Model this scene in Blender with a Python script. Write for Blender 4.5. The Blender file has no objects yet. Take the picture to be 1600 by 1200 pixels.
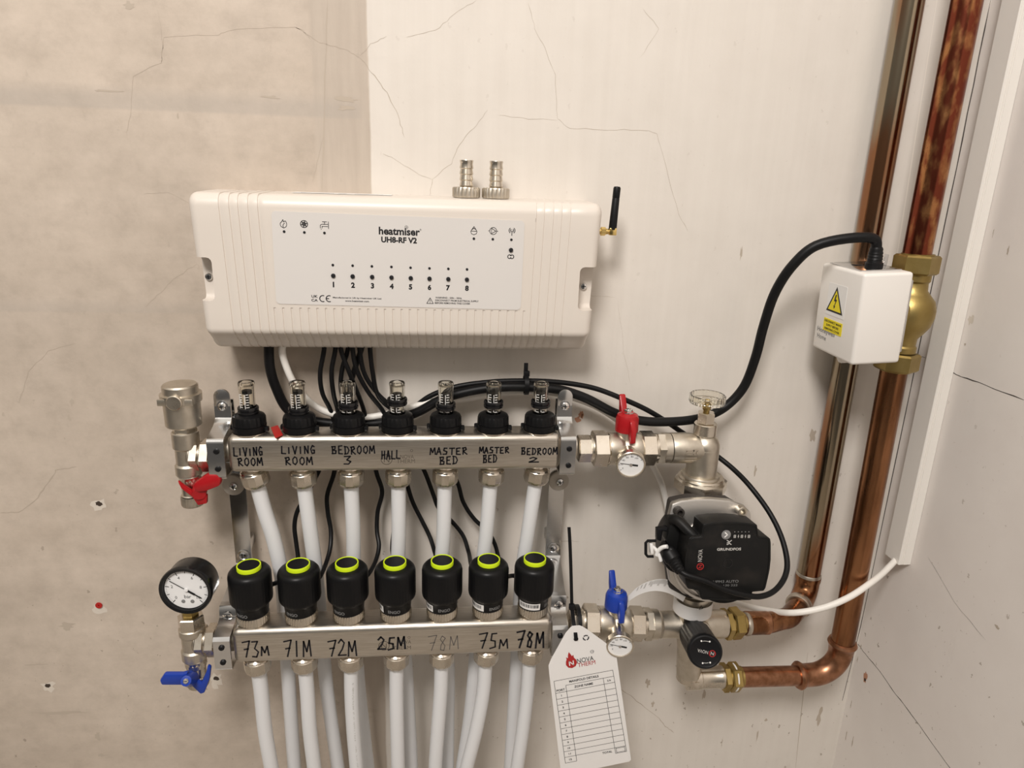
import bpy, bmesh, math, random
from mathutils import Vector, Matrix

random.seed(7)
SC = bpy.context.scene
COL = SC.collection

# ------------------------------------------------------------------ camera
cam_data = bpy.data.cameras.new('camera')
cam_data.sensor_width = 36.0
cam_data.lens = 23.9897
cam_data.clip_start = 0.01
cam = bpy.data.objects.new('camera', cam_data)
COL.objects.link(cam)
_r, _u, _f, _c = Vector((0.9948, -0.0969, 0.0311)), Vector((-0.0020, 0.2871, 0.9579)), Vector((0.1018, 0.9530, -0.2854)), Vector((0.0466, -0.7467, 0.2626))
_f.normalize(); _r = (_r - _f * _r.dot(_f)).normalized(); _u = _r.cross(_f)
cam.matrix_world = Matrix(((_r.x, _u.x, -_f.x, _c.x), (_r.y, _u.y, -_f.y, _c.y), (_r.z, _u.z, -_f.z, _c.z), (0, 0, 0, 1)))
SC.camera = cam

# ------------------------------------------------------------------ world, lamp, exposure
world = bpy.data.worlds.new('world')
SC.world = world
world.use_nodes = True
wn, wl = world.node_tree.nodes, world.node_tree.links
wn.clear()
w_out = wn.new('ShaderNodeOutputWorld')
w_bg = wn.new('ShaderNodeBackground')
w_tc = wn.new('ShaderNodeTexCoord')
w_sep = wn.new('ShaderNodeSeparateXYZ')
w_ramp = wn.new('ShaderNodeValToRGB')
w_map = wn.new('ShaderNodeMapRange')
w_map.inputs['From Min'].default_value = -1
w_map.inputs['From Max'].default_value = 1
wl.new(w_tc.outputs['Generated'], w_sep.inputs[0])
wl.new(w_sep.outputs['Z'], w_map.inputs['Value'])
wl.new(w_map.outputs['Result'], w_ramp.inputs['Fac'])
cr = w_ramp.color_ramp
cr.elements[0].position = 0.12; cr.elements[0].color = (0.05, 0.045, 0.04, 1)
cr.elements[1].position = 0.95; cr.elements[1].color = (0.95, 0.88, 0.78, 1)
e = cr.elements.new(0.48); e.color = (0.11, 0.102, 0.093, 1)
e = cr.elements.new(0.70); e.color = (0.42, 0.385, 0.34, 1)
wl.new(w_ramp.outputs['Color'], w_bg.inputs['Color'])
w_bg.inputs['Strength'].default_value = 1.0
wl.new(w_bg.outputs[0], w_out.inputs['Surface'])

lamp_d = bpy.data.lights.new('ceiling_lamp', 'AREA')
lamp_d.shape = 'DISK'
lamp_d.size = 0.50
lamp_d.energy = 35
lamp_d.color = (1.0, 0.95, 0.905)
lamp = bpy.data.objects.new('ceiling_lamp', lamp_d)
lamp.location = (-0.32, -1.45, 1.50)
lamp.rotation_euler = (Vector((0.10, 0, 0.0)) - lamp.location).to_track_quat('-Z', 'Y').to_euler()
COL.objects.link(lamp)

SC.view_settings.view_transform = 'Standard'
SC.view_settings.look = 'None'
SC.view_settings.gamma = 1.0
SC.view_settings.use_curve_mapping = False
SC.view_settings.exposure = 0.0

# ------------------------------------------------------------------ materials
def new_mat(name):
    m = bpy.data.materials.new(name)
    m.use_nodes = True
    return m, m.node_tree.nodes, m.node_tree.links, m.node_tree.nodes['Principled BSDF']


def mat(name, col, rough=0.4, metal=0.0, col2=None, scale=60.0, stretch=(1, 1, 1), lo=0.35, hi=0.65, bump=0.0,
        bscale=None, trans=0.0, ior=1.45, coat=0.0, rvar=0.0, spec=0.5, detail=4.0):
    m, n, l, b = new_mat(name)
    b.inputs['Base Color'].default_value = (*col, 1)
    b.inputs['Roughness'].default_value = rough
    b.inputs['Metallic'].default_value = metal
    b.inputs['IOR'].default_value = ior
    b.inputs['Transmission Weight'].default_value = trans
    b.inputs['Coat Weight'].default_value = coat
    b.inputs['Specular IOR Level'].default_value = spec
    if col2 is not None or bump or rvar:
        tc = n.new('ShaderNodeTexCoord'); mp = n.new('ShaderNodeMapping')
        mp.inputs['Scale'].default_value = stretch
        l.new(tc.outputs['Object'], mp.inputs['Vector'])
        nz = n.new('ShaderNodeTexNoise'); nz.inputs['Scale'].default_value = scale; nz.inputs['Detail'].default_value = detail
        l.new(mp.outputs[0], nz.inputs['Vector'])
        if col2 is not None:
            rp = n.new('ShaderNodeValToRGB')
            rp.color_ramp.elements[0].position = lo; rp.color_ramp.elements[0].color = (*col, 1)
            rp.color_ramp.elements[1].position = hi; rp.color_ramp.elements[1].color = (*col2, 1)
            l.new(nz.outputs['Fac'], rp.inputs['Fac']); l.new(rp.outputs['Color'], b.inputs['Base Color'])
        if rvar:
            mr = n.new('ShaderNodeMapRange')
            mr.inputs['To Min'].default_value = max(0.02, rough - rvar); mr.inputs['To Max'].default_value = rough + rvar
            l.new(nz.outputs['Fac'], mr.inputs['Value']); l.new(mr.outputs[0], b.inputs['Roughness'])
        if bump:
            n2 = nz
            if bscale:
                n2 = n.new('ShaderNodeTexNoise'); n2.inputs['Scale'].default_value = bscale
                l.new(mp.outputs[0], n2.inputs['Vector'])
            bp = n.new('ShaderNodeBump'); bp.inputs['Strength'].default_value = bump; bp.inputs['Distance'].default_value = 0.0006
            l.new(n2.outputs['Fac'], bp.inputs['Height']); l.new(bp.outputs[0], b.inputs['Normal'])
    return m


M = {}
M['cream'] = mat('cream_plastic', (0.665, 0.61, 0.55), 0.36, bump=0.05, scale=900)
M['panel'] = mat('panel_film', (0.645, 0.62, 0.595), 0.42)
M['white_plastic'] = mat('white_plastic', (0.80, 0.77, 0.73), 0.35)
M['trunking'] = mat('trunking_plastic', (0.80, 0.77, 0.72), 0.42, bump=0.05, scale=30, stretch=(8, 8, 0.3))
M['pex'] = mat('pex_pipe', (0.70, 0.705, 0.715), 0.40)
M['white_cable'] = mat('white_cable', (0.82, 0.79, 0.74), 0.4)
M['black'] = mat('black_plastic', (0.007, 0.007, 0.008), 0.42, spec=0.25)
M['black_gloss'] = mat('black_gloss', (0.008, 0.008, 0.009), 0.2)
M['rubber'] = mat('black_rubber', (0.006, 0.006, 0.0065), 0.45, spec=0.25)
M['cap_black'] = mat('cap_black', (0.006, 0.006, 0.0065), 0.36, rvar=0.06, scale=120, spec=0.22)
M['pump_black'] = mat('pump_black', (0.008, 0.008, 0.008), 0.45, col2=(0.022, 0.019, 0.017), scale=45, lo=0.5, hi=0.8, rvar=0.1, spec=0.22)
M['pump_cast'] = mat('pump_cast', (0.035, 0.030, 0.027), 0.55, bump=0.3, scale=300)
M['ink'] = mat('black_ink', (0.008, 0.008, 0.010), 0.5)
M['ink_faint'] = mat('faint_ink', (0.10, 0.09, 0.085), 0.5)
M['etch'] = mat('etched_mark', (0.16, 0.135, 0.11), 0.5, metal=0.5)
M['grey_print'] = mat('grey_print', (0.20, 0.20, 0.20), 0.5)
M['light_print'] = mat('light_print', (0.50, 0.49, 0.47), 0.5)
M['lime'] = mat('lime_plastic', (0.58, 0.76, 0.012), 0.4)
M['nickel'] = mat('nickel_plated', (0.62, 0.56, 0.475), 0.27, 1.0, col2=(0.70, 0.65, 0.57), scale=55, rvar=0.06)
M['nickel_matt'] = mat('nickel_matt', (0.56, 0.51, 0.43), 0.40, 1.0, col2=(0.66, 0.61, 0.53), scale=90, bump=0.10, bscale=900)
M['nickel_bright'] = mat('nickel_bright', (0.74, 0.68, 0.60), 0.14, 1.0)
M['chrome'] = mat('chrome', (0.80, 0.79, 0.78), 0.09, 1.0)
M['zinc'] = mat('zinc_strip', (0.66, 0.66, 0.66), 0.17, 1.0, scale=40, rvar=0.07)
M['steel'] = mat('brushed_steel', (0.55, 0.505, 0.445), 0.33, 1.0, col2=(0.66, 0.62, 0.56), scale=40, stretch=(1.2, 25, 25), bump=0.12, bscale=60, rvar=0.05)
M['alloy'] = mat('cast_alloy', (0.62, 0.60, 0.57), 0.42, 1.0, bump=0.10, scale=350)
M['brass'] = mat('brass', (0.46, 0.34, 0.13), 0.36, 1.0, col2=(0.36, 0.26, 0.09), scale=60, rvar=0.06)
M['brass_cast'] = mat('brass_cast', (0.40, 0.30, 0.115), 0.42, 1.0, col2=(0.33, 0.24, 0.085), scale=50, bump=0.12, bscale=500)
M['gold'] = mat('gold_plated', (0.83, 0.62, 0.24), 0.18, 1.0)
M['red'] = mat('red_plastic', (0.36, 0.008, 0.012), 0.26)
M['red_label'] = mat('red_sticker', (0.42, 0.015, 0.012), 0.45)
M['red_print'] = mat('red_print', (0.40, 0.02, 0.02), 0.5)
M['blue'] = mat('blue_plastic', (0.012, 0.045, 0.33), 0.30)
M['yellow'] = mat('yellow_label', (0.80, 0.66, 0.01), 0.45)
M['label_white'] = mat('label_white', (0.80, 0.79, 0.77), 0.4)
M['tag_card'] = mat('tag_card', (0.80, 0.785, 0.77), 0.38)
M['dial'] = mat('dial_white', (0.78, 0.78, 0.78), 0.45)
M['washer'] = mat('grey_rubber', (0.40, 0.36, 0.31), 0.6)
M['clear'] = mat('clear_plastic', (0.97, 0.95, 0.88), 0.04, trans=1.0, ior=1.42)
M['clear_tint'] = mat('tinted_plastic', (0.90, 0.84, 0.66), 0.08, trans=1.0, ior=1.42)
M['glass'] = mat('gauge_glass', (1, 1, 1), 0.0, trans=1.0, ior=1.12)
M['copper_bright'] = mat('copper_bright', (0.43, 0.215, 0.125), 0.34, 1.0, col2=(0.27, 0.13, 0.07), scale=90, lo=0.38, hi=0.62, rvar=0.1, detail=7)
M['copper_low'] = mat('copper_low', (0.36, 0.17, 0.082), 0.27, 1.0, col2=(0.15, 0.065, 0.03), scale=42, stretch=(1.5, 1.5, 0.22), lo=0.40, hi=0.62, rvar=0.08, detail=7)
M['copper_red'] = mat('copper_red', (0.20, 0.050, 0.028), 0.25, 1.0, col2=(0.44, 0.205, 0.085), scale=75, stretch=(1.2, 1.2, 0.5), lo=0.48, hi=0.64, rvar=0.1, detail=9)
M['copper_dull'] = mat('copper_dull', (0.34, 0.28, 0.20), 0.17, 1.0, col2=(0.30, 0.145, 0.075), scale=13, stretch=(2.2, 2.2, 0.35), lo=0.45, hi=0.56, rvar=0.05, detail=2)
M['solder'] = mat('solder', (0.55, 0.50, 0.43), 0.4, 1.0)
M['pen'] = mat('marker_pen', (0.006, 0.006, 0.010), 0.35)
M['crack'] = mat('crack', (0.44, 0.375, 0.305), 0.9)
M['crack_dark'] = mat('joint_gap', (0.06, 0.05, 0.045), 0.9)
M['hole'] = mat('drilled_hole', (0.05, 0.035, 0.025), 0.9)
M['chip'] = mat('chipped_filler', (0.64, 0.58, 0.505), 0.9)
M['brick_dust'] = mat('brick_dust', (0.48, 0.25, 0.16), 0.9)
M['scuff'] = mat('scuff_mark', (0.46, 0.395, 0.325), 0.9)
M['caulk'] = mat('paint_ridge', (0.78, 0.73, 0.66), 0.6)


def wall_material(name, side):
    """painted plaster: mottled, trowelled, with its own stains and shade painted at the tape joints"""
    m, n, l, b = new_mat(name)
    tc = n.new('ShaderNodeTexCoord'); sp = n.new('ShaderNodeSeparateXYZ'); l.new(tc.outputs['Object'], sp.inputs[0])

    def noise(scale, stretch=(1, 1, 1), detail=5, rough=0.55):
        mp = n.new('ShaderNodeMapping'); mp.inputs['Scale'].default_value = stretch
        l.new(tc.outputs['Object'], mp.inputs[0])
        z = n.new('ShaderNodeTexNoise'); z.inputs['Scale'].default_value = scale
        z.inputs['Detail'].default_value = detail; z.inputs['Roughness'].default_value = rough
        l.new(mp.outputs[0], z.inputs['Vector']); return z.outputs['Fac']

    def ramp(fac, stops):
        r = n.new('ShaderNodeValToRGB'); els = r.color_ramp.elements
        els[0].position, els[0].color = stops[0][0], (*stops[0][1], 1)
        els[1].position, els[1].color = stops[-1][0], (*stops[-1][1], 1)
        for p, c in stops[1:-1]:
            q = els.new(p); q.color = (*c, 1)
        l.new(fac, r.inputs['Fac']); return r.outputs['Color']

    def mix(fac, a, bb, mode='MIX'):
        x = n.new('ShaderNodeMix'); x.data_type = 'RGBA'; x.blend_type = mode
        if isinstance(fac, float): x.inputs[0].default_value = fac
        else: l.new(fac, x.inputs[0])
        for s, v in ((x.inputs[6], a), (x.inputs[7], bb)):
            if isinstance(v, tuple): s.default_value = (*v, 1)
            else: l.new(v, s)
        return x.outputs[2]

    def mathn(op, a, bb=None):
        x = n.new('ShaderNodeMath'); x.operation = op
        for s, v in ((x.inputs[0], a), (x.inputs[1], bb)):
            if v is None: continue
            if isinstance(v, (int, float)): s.default_value = v
            else: l.new(v, s)
        return x.outputs[0]

    def band(val, a0, a1, b0, b1):
        """0 below a0, 1 between a1 and b0, 0 above b1"""
        f = n.new('ShaderNodeMapRange'); f.inputs['From Min'].default_value = a0; f.inputs['From Max'].default_value = a1; l.new(val, f.inputs['Value'])
        g = n.new('ShaderNodeMapRange'); g.inputs['From Min'].default_value = b0; g.inputs['From Max'].default_value = b1
        g.inputs['To Min'].default_value = 1; g.inputs['To Max'].default_value = 0; l.new(val, g.inputs['Value'])
        return mathn('MULTIPLY', f.outputs[0], g.outputs[0])

    big, mid, fine = noise(5), noise(22, detail=7), noise(160, detail=4)
    streak = noise(14, (0.25, 1, 2.4), 6)
    X, Z = sp.outputs['X'], sp.outputs['Z']
    if side == 'back':
        plaster = ramp(big, [(0.30, (0.47, 0.397, 0.325)), (0.5, (0.525, 0.45, 0.375)), (0.72, (0.58, 0.502, 0.425))])
        plaster = mix(0.3, plaster, ramp(streak, [(0.35, (0.47, 0.402, 0.333)), (0.65, (0.60, 0.52, 0.445))]))
        plaster = mix(0.25, plaster, ramp(noise(11, (1, 1, 1.3), 8, 0.65), [(0.38, (0.44, 0.378, 0.315)), (0.62, (0.60, 0.52, 0.44))]))
        paint = ramp(mid, [(0.3, (0.66, 0.615, 0.56)), (0.7, (0.70, 0.655, 0.60))])
        paint = mix(0.25, paint, ramp(noise(90, (1, 1, 0.04), 4), [(0.35, (0.64, 0.595, 0.54)), (0.65, (0.72, 0.68, 0.625))]))
        edge = mathn('ADD', X, mathn('MULTIPLY', mathn('SUBTRACT', noise(9), 0.5), 0.006))
        f = n.new('ShaderNodeMapRange'); f.inputs['From Min'].default_value = -0.0275; f.inputs['From Max'].default_value = -0.0255; l.new(edge, f.inputs['Value'])
        plaster = mix(0.45, plaster, mix(1.0, plaster, ramp(noise(34, (1, 1, 1.15), 9, 0.7), [(0.34, (0.78, 0.77, 0.76)), (0.5, (1, 1, 1)), (0.66, (1.16, 1.16, 1.17))]), 'MULTIPLY'))
        plaster = mix(0.5, plaster, mix(1.0, plaster, ramp(noise(3.2, (0.7, 1, 1.6), 3), [(0.36, (0.84, 0.835, 0.83)), (0.6, (1.08, 1.08, 1.08))]), 'MULTIPLY'))
        colr = mix(f.outputs[0], plaster, paint)
        # bare strip beside the paint edge, scraped
        strip = band(X, -0.083, -0.079, -0.029, -0.0265)
        dirt = mix(noise(30, (3.5, 1, 0.35), 7), (0.40, 0.34, 0.285), (0.56, 0.49, 0.415))
        colr = mix(mathn('MULTIPLY', strip, 0.85), colr, dirt)
        # tape joints across the left of the wall: relief shade painted as darker bands
        for z0, z1, amt in ((0.316, 0.340, 0.42), (0.115, 0.132, 0.26)):
            bz = mathn('MULTIPLY', band(Z, z0, z0 + 0.003, z1 - 0.012, z1), band(X, -0.9, -0.5, -0.04, -0.03))
            colr = mix(mathn('MULTIPLY', mathn('MULTIPLY', bz, amt), mathn('ADD', 0.5, big)), colr, (0.40, 0.36, 0.32))
        # grubby lower left
        low = n.new('ShaderNodeMapRange'); low.inputs['From Min'].default_value = 0.08; low.inputs['From Max'].default_value = -0.25; l.new(Z, low.inputs['Value'])
    else:
        colr = ramp(mid, [(0.3, (0.74, 0.69, 0.65)), (0.7, (0.78, 0.735, 0.695))])
        colr = mix(0.4, colr, ramp(big, [(0.35, (0.725, 0.675, 0.635)), (0.65, (0.79, 0.75, 0.71))]))
        low = n.new('ShaderNodeMapRange'); low.inputs['From Min'].default_value = 0.1; low.inputs['From Max'].default_value = -0.3; l.new(Z, low.inputs['Value'])
    # specks
    for sc_, th, c_ in ((55, 0.085, (0.30, 0.25, 0.20)), (120, 0.075, (0.36, 0.30, 0.24))):
        v = n.new('ShaderNodeTexVoronoi'); v.inputs['Scale'].default_value = sc_
        mp = n.new('ShaderNodeMapping'); mp.inputs['Scale'].default_value = (1, 1, 0.65); l.new(tc.outputs['Object'], mp.inputs[0])
        wob = n.new('ShaderNodeVectorMath'); wob.operation = 'ADD'; l.new(mp.outputs[0], wob.inputs[0])
        nzc = n.new('ShaderNodeTexNoise'); nzc.inputs['Scale'].default_value = 300
        l.new(tc.outputs['Object'], nzc.inputs['Vector'])
        sv = n.new('ShaderNodeVectorMath'); sv.operation = 'SCALE'; sv.inputs['Scale'].default_value = 0.006
        l.new(nzc.outputs['Color'], sv.inputs[0]); l.new(sv.outputs[0], wob.inputs[1])
        l.new(wob.outputs[0], v.inputs['Vector'])
        s = mathn('LESS_THAN', v.outputs['Distance'], th)
        gate = mathn('GREATER_THAN', noise(17, detail=2), 0.47)
        s = mathn('MULTIPLY', mathn('MULTIPLY', s, gate), mathn('ADD', mathn('MULTIPLY', low.outputs[0], 0.6), 0.12))
        colr = mix(s, colr, c_)
    # smudges
    sm = n.new('ShaderNodeMapRange'); sm.inputs['From Min'].default_value = 0.60; sm.inputs['From Max'].default_value = 1.0
    l.new(noise(16, (1, 1, 0.5), 8, 0.7), sm.inputs['Value'])
    colr = mix(mathn('MULTIPLY', mathn('MULTIPLY', sm.outputs[0], low.outputs[0]), 0.55), colr, (0.42, 0.36, 0.30))
    l.new(colr, b.inputs['Base Color'])
    b.inputs['Roughness'].default_value = 0.62
    b.inputs['Specular IOR Level'].default_value = 0.3
    bp = n.new('ShaderNodeBump'); bp.inputs['Strength'].default_value = 0.33; bp.inputs['Distance'].default_value = 0.0015
    hh = mathn('ADD', mathn('MULTIPLY', mid, 0.9), mathn('MULTIPLY', fine, 0.25))
    hh = mathn('ADD', hh, mathn('MULTIPLY', streak, 0.25))
    l.new(hh, bp.inputs['Height']); l.new(bp.outputs[0], b.inputs['Normal'])
    return m


M['wall_back'] = wall_material('wall_back_paint', 'back')
M['wall_right'] = wall_material('wall_right_paint', 'right')
M['floor'] = mat('floor_screed', (0.28, 0.25, 0.22), 0.8, col2=(0.36, 0.33, 0.29), scale=12)

# ------------------------------------------------------------------ mesh helpers (all lengths in millimetres)
def V(a): return Vector(a)


def perp(ax, ref=None):
    ax = V(ax).normalized()
    if ref is None:
        ref = Vector((0, 0, 1)) if abs(ax.z) < 0.9 else Vector((1, 0, 0))
    u = V(ref); u = (u - ax * u.dot(ax)).normalized()
    return ax, u, ax.cross(u)


def smooth_path(pts, n=8):
    pts = [V(p) for p in pts]
    if len(pts) < 3: return pts
    q = [pts[0] * 2 - pts[1]] + pts + [pts[-1] * 2 - pts[-2]]
    out = []
    for i in range(1, len(q) - 2):
        p0, p1, p2, p3 = q[i - 1:i + 3]
        d1, d2, d3 = [max((b - a).length, 1e-6) ** 0.5 for a, b in ((p0, p1), (p1, p2), (p2, p3))]
        m1 = ((p1 - p0) / d1 - (p2 - p0) / (d1 + d2) + (p2 - p1) / d2) * d2
        m2 = ((p2 - p1) / d2 - (p3 - p1) / (d2 + d3) + (p3 - p2) / d3) * d2
        for k in range(n):
            t = k / n
            out.append(p1 * (2 * t**3 - 3 * t**2 + 1) + m1 * (t**3 - 2 * t**2 + t) + p2 * (-2 * t**3 + 3 * t**2) + m2 * (t**3 - t**2))
    out.append(pts[-1])
    return out


_text_cache = {}


def text_mesh(s, bold):
    key = (s, bold)
    if key not in _text_cache:
        cu = bpy.data.curves.new('lettering', 'FONT')
        cu.body = s; cu.size = 1.0; cu.resolution_u = 3
        cu.align_x = 'CENTER'; cu.align_y = 'CENTER'; cu.offset = bold
        ob = bpy.data.objects.new('lettering', cu)
        me = bpy.data.meshes.new_from_object(ob)
        vs = [(v.co.x, v.co.y) for v in me.vertices]
        fs = [tuple(p.vertices) for p in me.polygons]
        bpy.data.objects.remove(ob); bpy.data.curves.remove(cu); bpy.data.meshes.remove(me)
        if vs:
            x0, x1 = min(v[0] for v in vs), max(v[0] for v in vs); y0, y1 = min(v[1] for v in vs), max(v[1] for v in vs)
            vs = [(x - (x0 + x1) / 2, y - (y0 + y1) / 2) for x, y in vs]
            _text_cache[key] = (vs, fs, x1 - x0, y1 - y0)
        else:
            _text_cache[key] = ([], [], 1, 1)
    return _text_cache[key]


def rrect(w, h, r, seg=5):
    out = []
    for cx, cy, a0 in ((w / 2 - r, h / 2 - r, 0), (-w / 2 + r, h / 2 - r, 90), (-w / 2 + r, -h / 2 + r, 180), (w / 2 - r, -h / 2 + r, 270)):
        for k in range(seg + 1):
            a = math.radians(a0 + 90 * k / seg)
            out.append((cx + r * math.cos(a), cy + r * math.sin(a)))
    return out


class MB:
    def __init__(self):
        self.v, self.f, self.mi, self.mats = [], [], [], []

    def slot(self, m):
        if m not in self.mats: self.mats.append(m)
        return self.mats.index(m)

    def add(self, vs, fs, m):
        b = len(self.v); s = self.slot(m)
        self.v += [V(p) for p in vs]
        for f in fs:
            self.f.append(tuple(b + i for i in f)); self.mi.append(s)
        return self

    def lathe(self, o, ax, prof, m, seg=40, ref=None, rib=None, phase=0.0):
        """revolve (r, h[, material]) points about ax; rib=(count, depth, h0, h1) flutes the surface between h0 and h1"""
        ax, u, w = perp(ax, ref); o = V(o); rings = []; vs = []
        for p in prof:
            r, h = p[0], p[1]
            if r < 1e-6:
                rings.append([len(vs)]); vs.append(o + ax * h); continue
            ring = []
            for k in range(seg):
                a = 2 * math.pi * k / seg + phase; rr = r
                if rib and rib[2] <= h <= rib[3]: rr = r - rib[1] * (0.5 - 0.5 * math.cos(a * rib[0]))
                ring.append(len(vs)); vs.append(o + ax * h + (u * math.cos(a) + w * math.sin(a)) * rr)
            rings.append(ring)
        by = {}
        for i in range(len(prof) - 1):
            A, B = rings[i], rings[i + 1]; mm = prof[i + 1][2] if len(prof[i + 1]) > 2 else m
            L = by.setdefault(mm, [])
            if len(A) == 1 and len(B) == 1: continue
            for k in range(seg):
                k2 = (k + 1) % seg
                if len(A) == 1: L.append((A[0], B[k2], B[k]))
                elif len(B) == 1: L.append((A[k], A[k2], B[0]))
                else: L.append((A[k], A[k2], B[k2], B[k]))
        base = len(self.v); self.v += vs
        for mm, L in by.items():
            s = self.slot(mm)
            for f in L: self.f.append(tuple(base + i for i in f)); self.mi.append(s)
        return self

    def cyl(self, o, ax, r, h, m, seg=32, bev=0.0, r2=None, ref=None):
        r2 = r if r2 is None else r2
        if bev: p = [(0, 0), (r - bev, 0), (r, bev), (r2, h - bev), (r2 - bev, h), (0, h)]
        else: p = [(0, 0), (r, 0), (r2, h), (0, h)]
        return self.lathe(o, ax, p, m, seg, ref)

    def hex(self, o, ax, r, h, m, ref=None, n=6, phase=0.0, c=0.08):
        """nut of across-corner radius r with chamfered ends"""
        return self.lathe(o, ax, [(0, 0), (r * 0.90, 0), (r, h * c), (r, h * (1 - c)), (r * 0.90, h), (0, h)], m, n, ref, phase=phase)

    def tube(self, pts, r, m, seg=14, n=8, smooth=True, caps=True):
        P_ = smooth_path(pts, n) if smooth else [V(p) for p in pts]
        N = len(P_)
        tang = [(P_[min(i + 1, N - 1)] - P_[max(i - 1, 0)]).normalized() for i in range(N)]
        _, u, _ = perp(tang[0]); vs = []; fs = []
        for i in range(N):
            t = tang[i]; u = (u - t * u.dot(t)).normalized(); w = t.cross(u)
            rr = r(i / (N - 1)) if callable(r) else r
            for k in range(seg):
                a = 2 * math.pi * k / seg; vs.append(P_[i] + (u * math.cos(a) + w * math.sin(a)) * rr)
        for i in range(N - 1):
            for k in range(seg):
                k2 = (k + 1) % seg; fs.append((i * seg + k, i * seg + k2, (i + 1) * seg + k2, (i + 1) * seg + k))
        if caps: fs += [tuple(range(seg))[::-1], tuple((N - 1) * seg + k for k in range(seg))]
        return self.add(vs, fs, m)

    def strip(self, pts, width, th, m, n=6, smooth=False):
        """flat bar bent along pts; width = vector across the bar, th = thickness"""
        P_ = smooth_path(pts, n) if smooth else [V(p) for p in pts]
        W = V(width) / 2; N = len(P_); vs = []; fs = []
        for i in range(N):
            a = (P_[i] - P_[max(i - 1, 0)]); b = (P_[min(i + 1, N - 1)] - P_[i])
            if a.length < 1e-6: a = b
            if b.length < 1e-6: b = a
            t = (a.normalized() + b.normalized()).normalized()
            nn = t.cross(W).normalized()
            k = 1 / max(0.35, nn.dot(a.cross(W).normalized()))
            h = nn * th / 2 * k
            vs += [P_[i] - W - h, P_[i] + W - h, P_[i] + W + h, P_[i] - W + h]
        for i in range(N - 1):
            for k in range(4):
                k2 = (k + 1) % 4; fs.append((i * 4 + k, i * 4 + k2, i * 4 + 4 + k2, i * 4 + 4 + k))
        fs += [(3, 2, 1, 0), tuple((N - 1) * 4 + k for k in range(4))]
        return self.add(vs, fs, m)

    def prism(self, loop, depth, m, bev=0.0, seg=2, top=1.0):
        """solid from a planar 3-D loop pushed along depth; top scales the far face; bev rounds every edge"""
        L = [V(p) for p in loop]; D = V(depth); c = sum(L, Vector()) / len(L)
        bm = bmesh.new()
        A = [bm.verts.new(p) for p in L]; B = [bm.verts.new(c + (p - c) * top + D) for p in L]
        N = len(L)
        bm.faces.new(A); bm.faces.new(B[::-1])
        for k in range(N): bm.faces.new((A[k], B[k], B[(k + 1) % N], A[(k + 1) % N]))
        bmesh.ops.recalc_face_normals(bm, faces=bm.faces)
        if bev:
            es = [e for e in bm.edges if len(e.link_faces) == 2 and e.calc_face_angle(0) > 0.5]
            bmesh.ops.bevel(bm, geom=es, offset=bev, segments=seg, affect='EDGES', profile=0.5, clamp_overlap=True)
        return self.from_bm(bm, m)

    def from_bm(self, bm, m):
        bm.verts.index_update()
        self.add([v.co.copy() for v in bm.verts], [tuple(v.index for v in f.verts) for f in bm.faces], m)
        bm.free(); return self

    def box(self, c, s, m, bev=0.0, R=None, seg=2):
        R = R or Matrix.Identity(3); c = V(c); hx, hy, hz = s[0] / 2, s[1] / 2, s[2] / 2
        loop = [c + R @ Vector((sx * hx, -hy, sz * hz)) for sx, sz in ((-1, -1), (1, -1), (1, 1), (-1, 1))]
        return self.prism(loop, R @ Vector((0, s[1], 0)), m, bev, seg)

    def sphere(self, c, r, m, seg=24, sc=(1, 1, 1)):
        prof = [(r * math.sin(math.pi * k / 14), -r * math.cos(math.pi * k / 14)) for k in range(15)]
        prof[0] = (0, -r); prof[-1] = (0, r)
        b = len(self.v); self.lathe((0, 0, 0), (0, 0, 1), prof, m, seg)
        for i in range(b, len(self.v)):
            p = self.v[i]; self.v[i] = V(c) + Vector((p.x * sc[0], p.y * sc[1], p.z * sc[2]))
        return self

    def poly(self, pts, m): return self.add(pts, [tuple(range(len(pts)))], m)

    def text(self, s, o, ux, uz, m, h=None, w=None, bold=0.0, fn=None, lift=0.12):
        """flat lettering centred on o, reading along ux with its top toward uz; h / w = height and width in mm"""
        vs, fs, tw, th = text_mesh(s, bold)
        sy = h / th if h else w / tw
        sx = w / tw if w else sy
        o = V(o); ux = V(ux).normalized(); uz = V(uz).normalized(); nn = ux.cross(uz).normalized() * lift
        if fn: return self.add([fn(x * sx, y * sy) for x, y in vs], fs, m)
        return self.add([o + ux * (x * sx) + uz * (y * sy) + nn for x, y in vs], fs, m)

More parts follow.
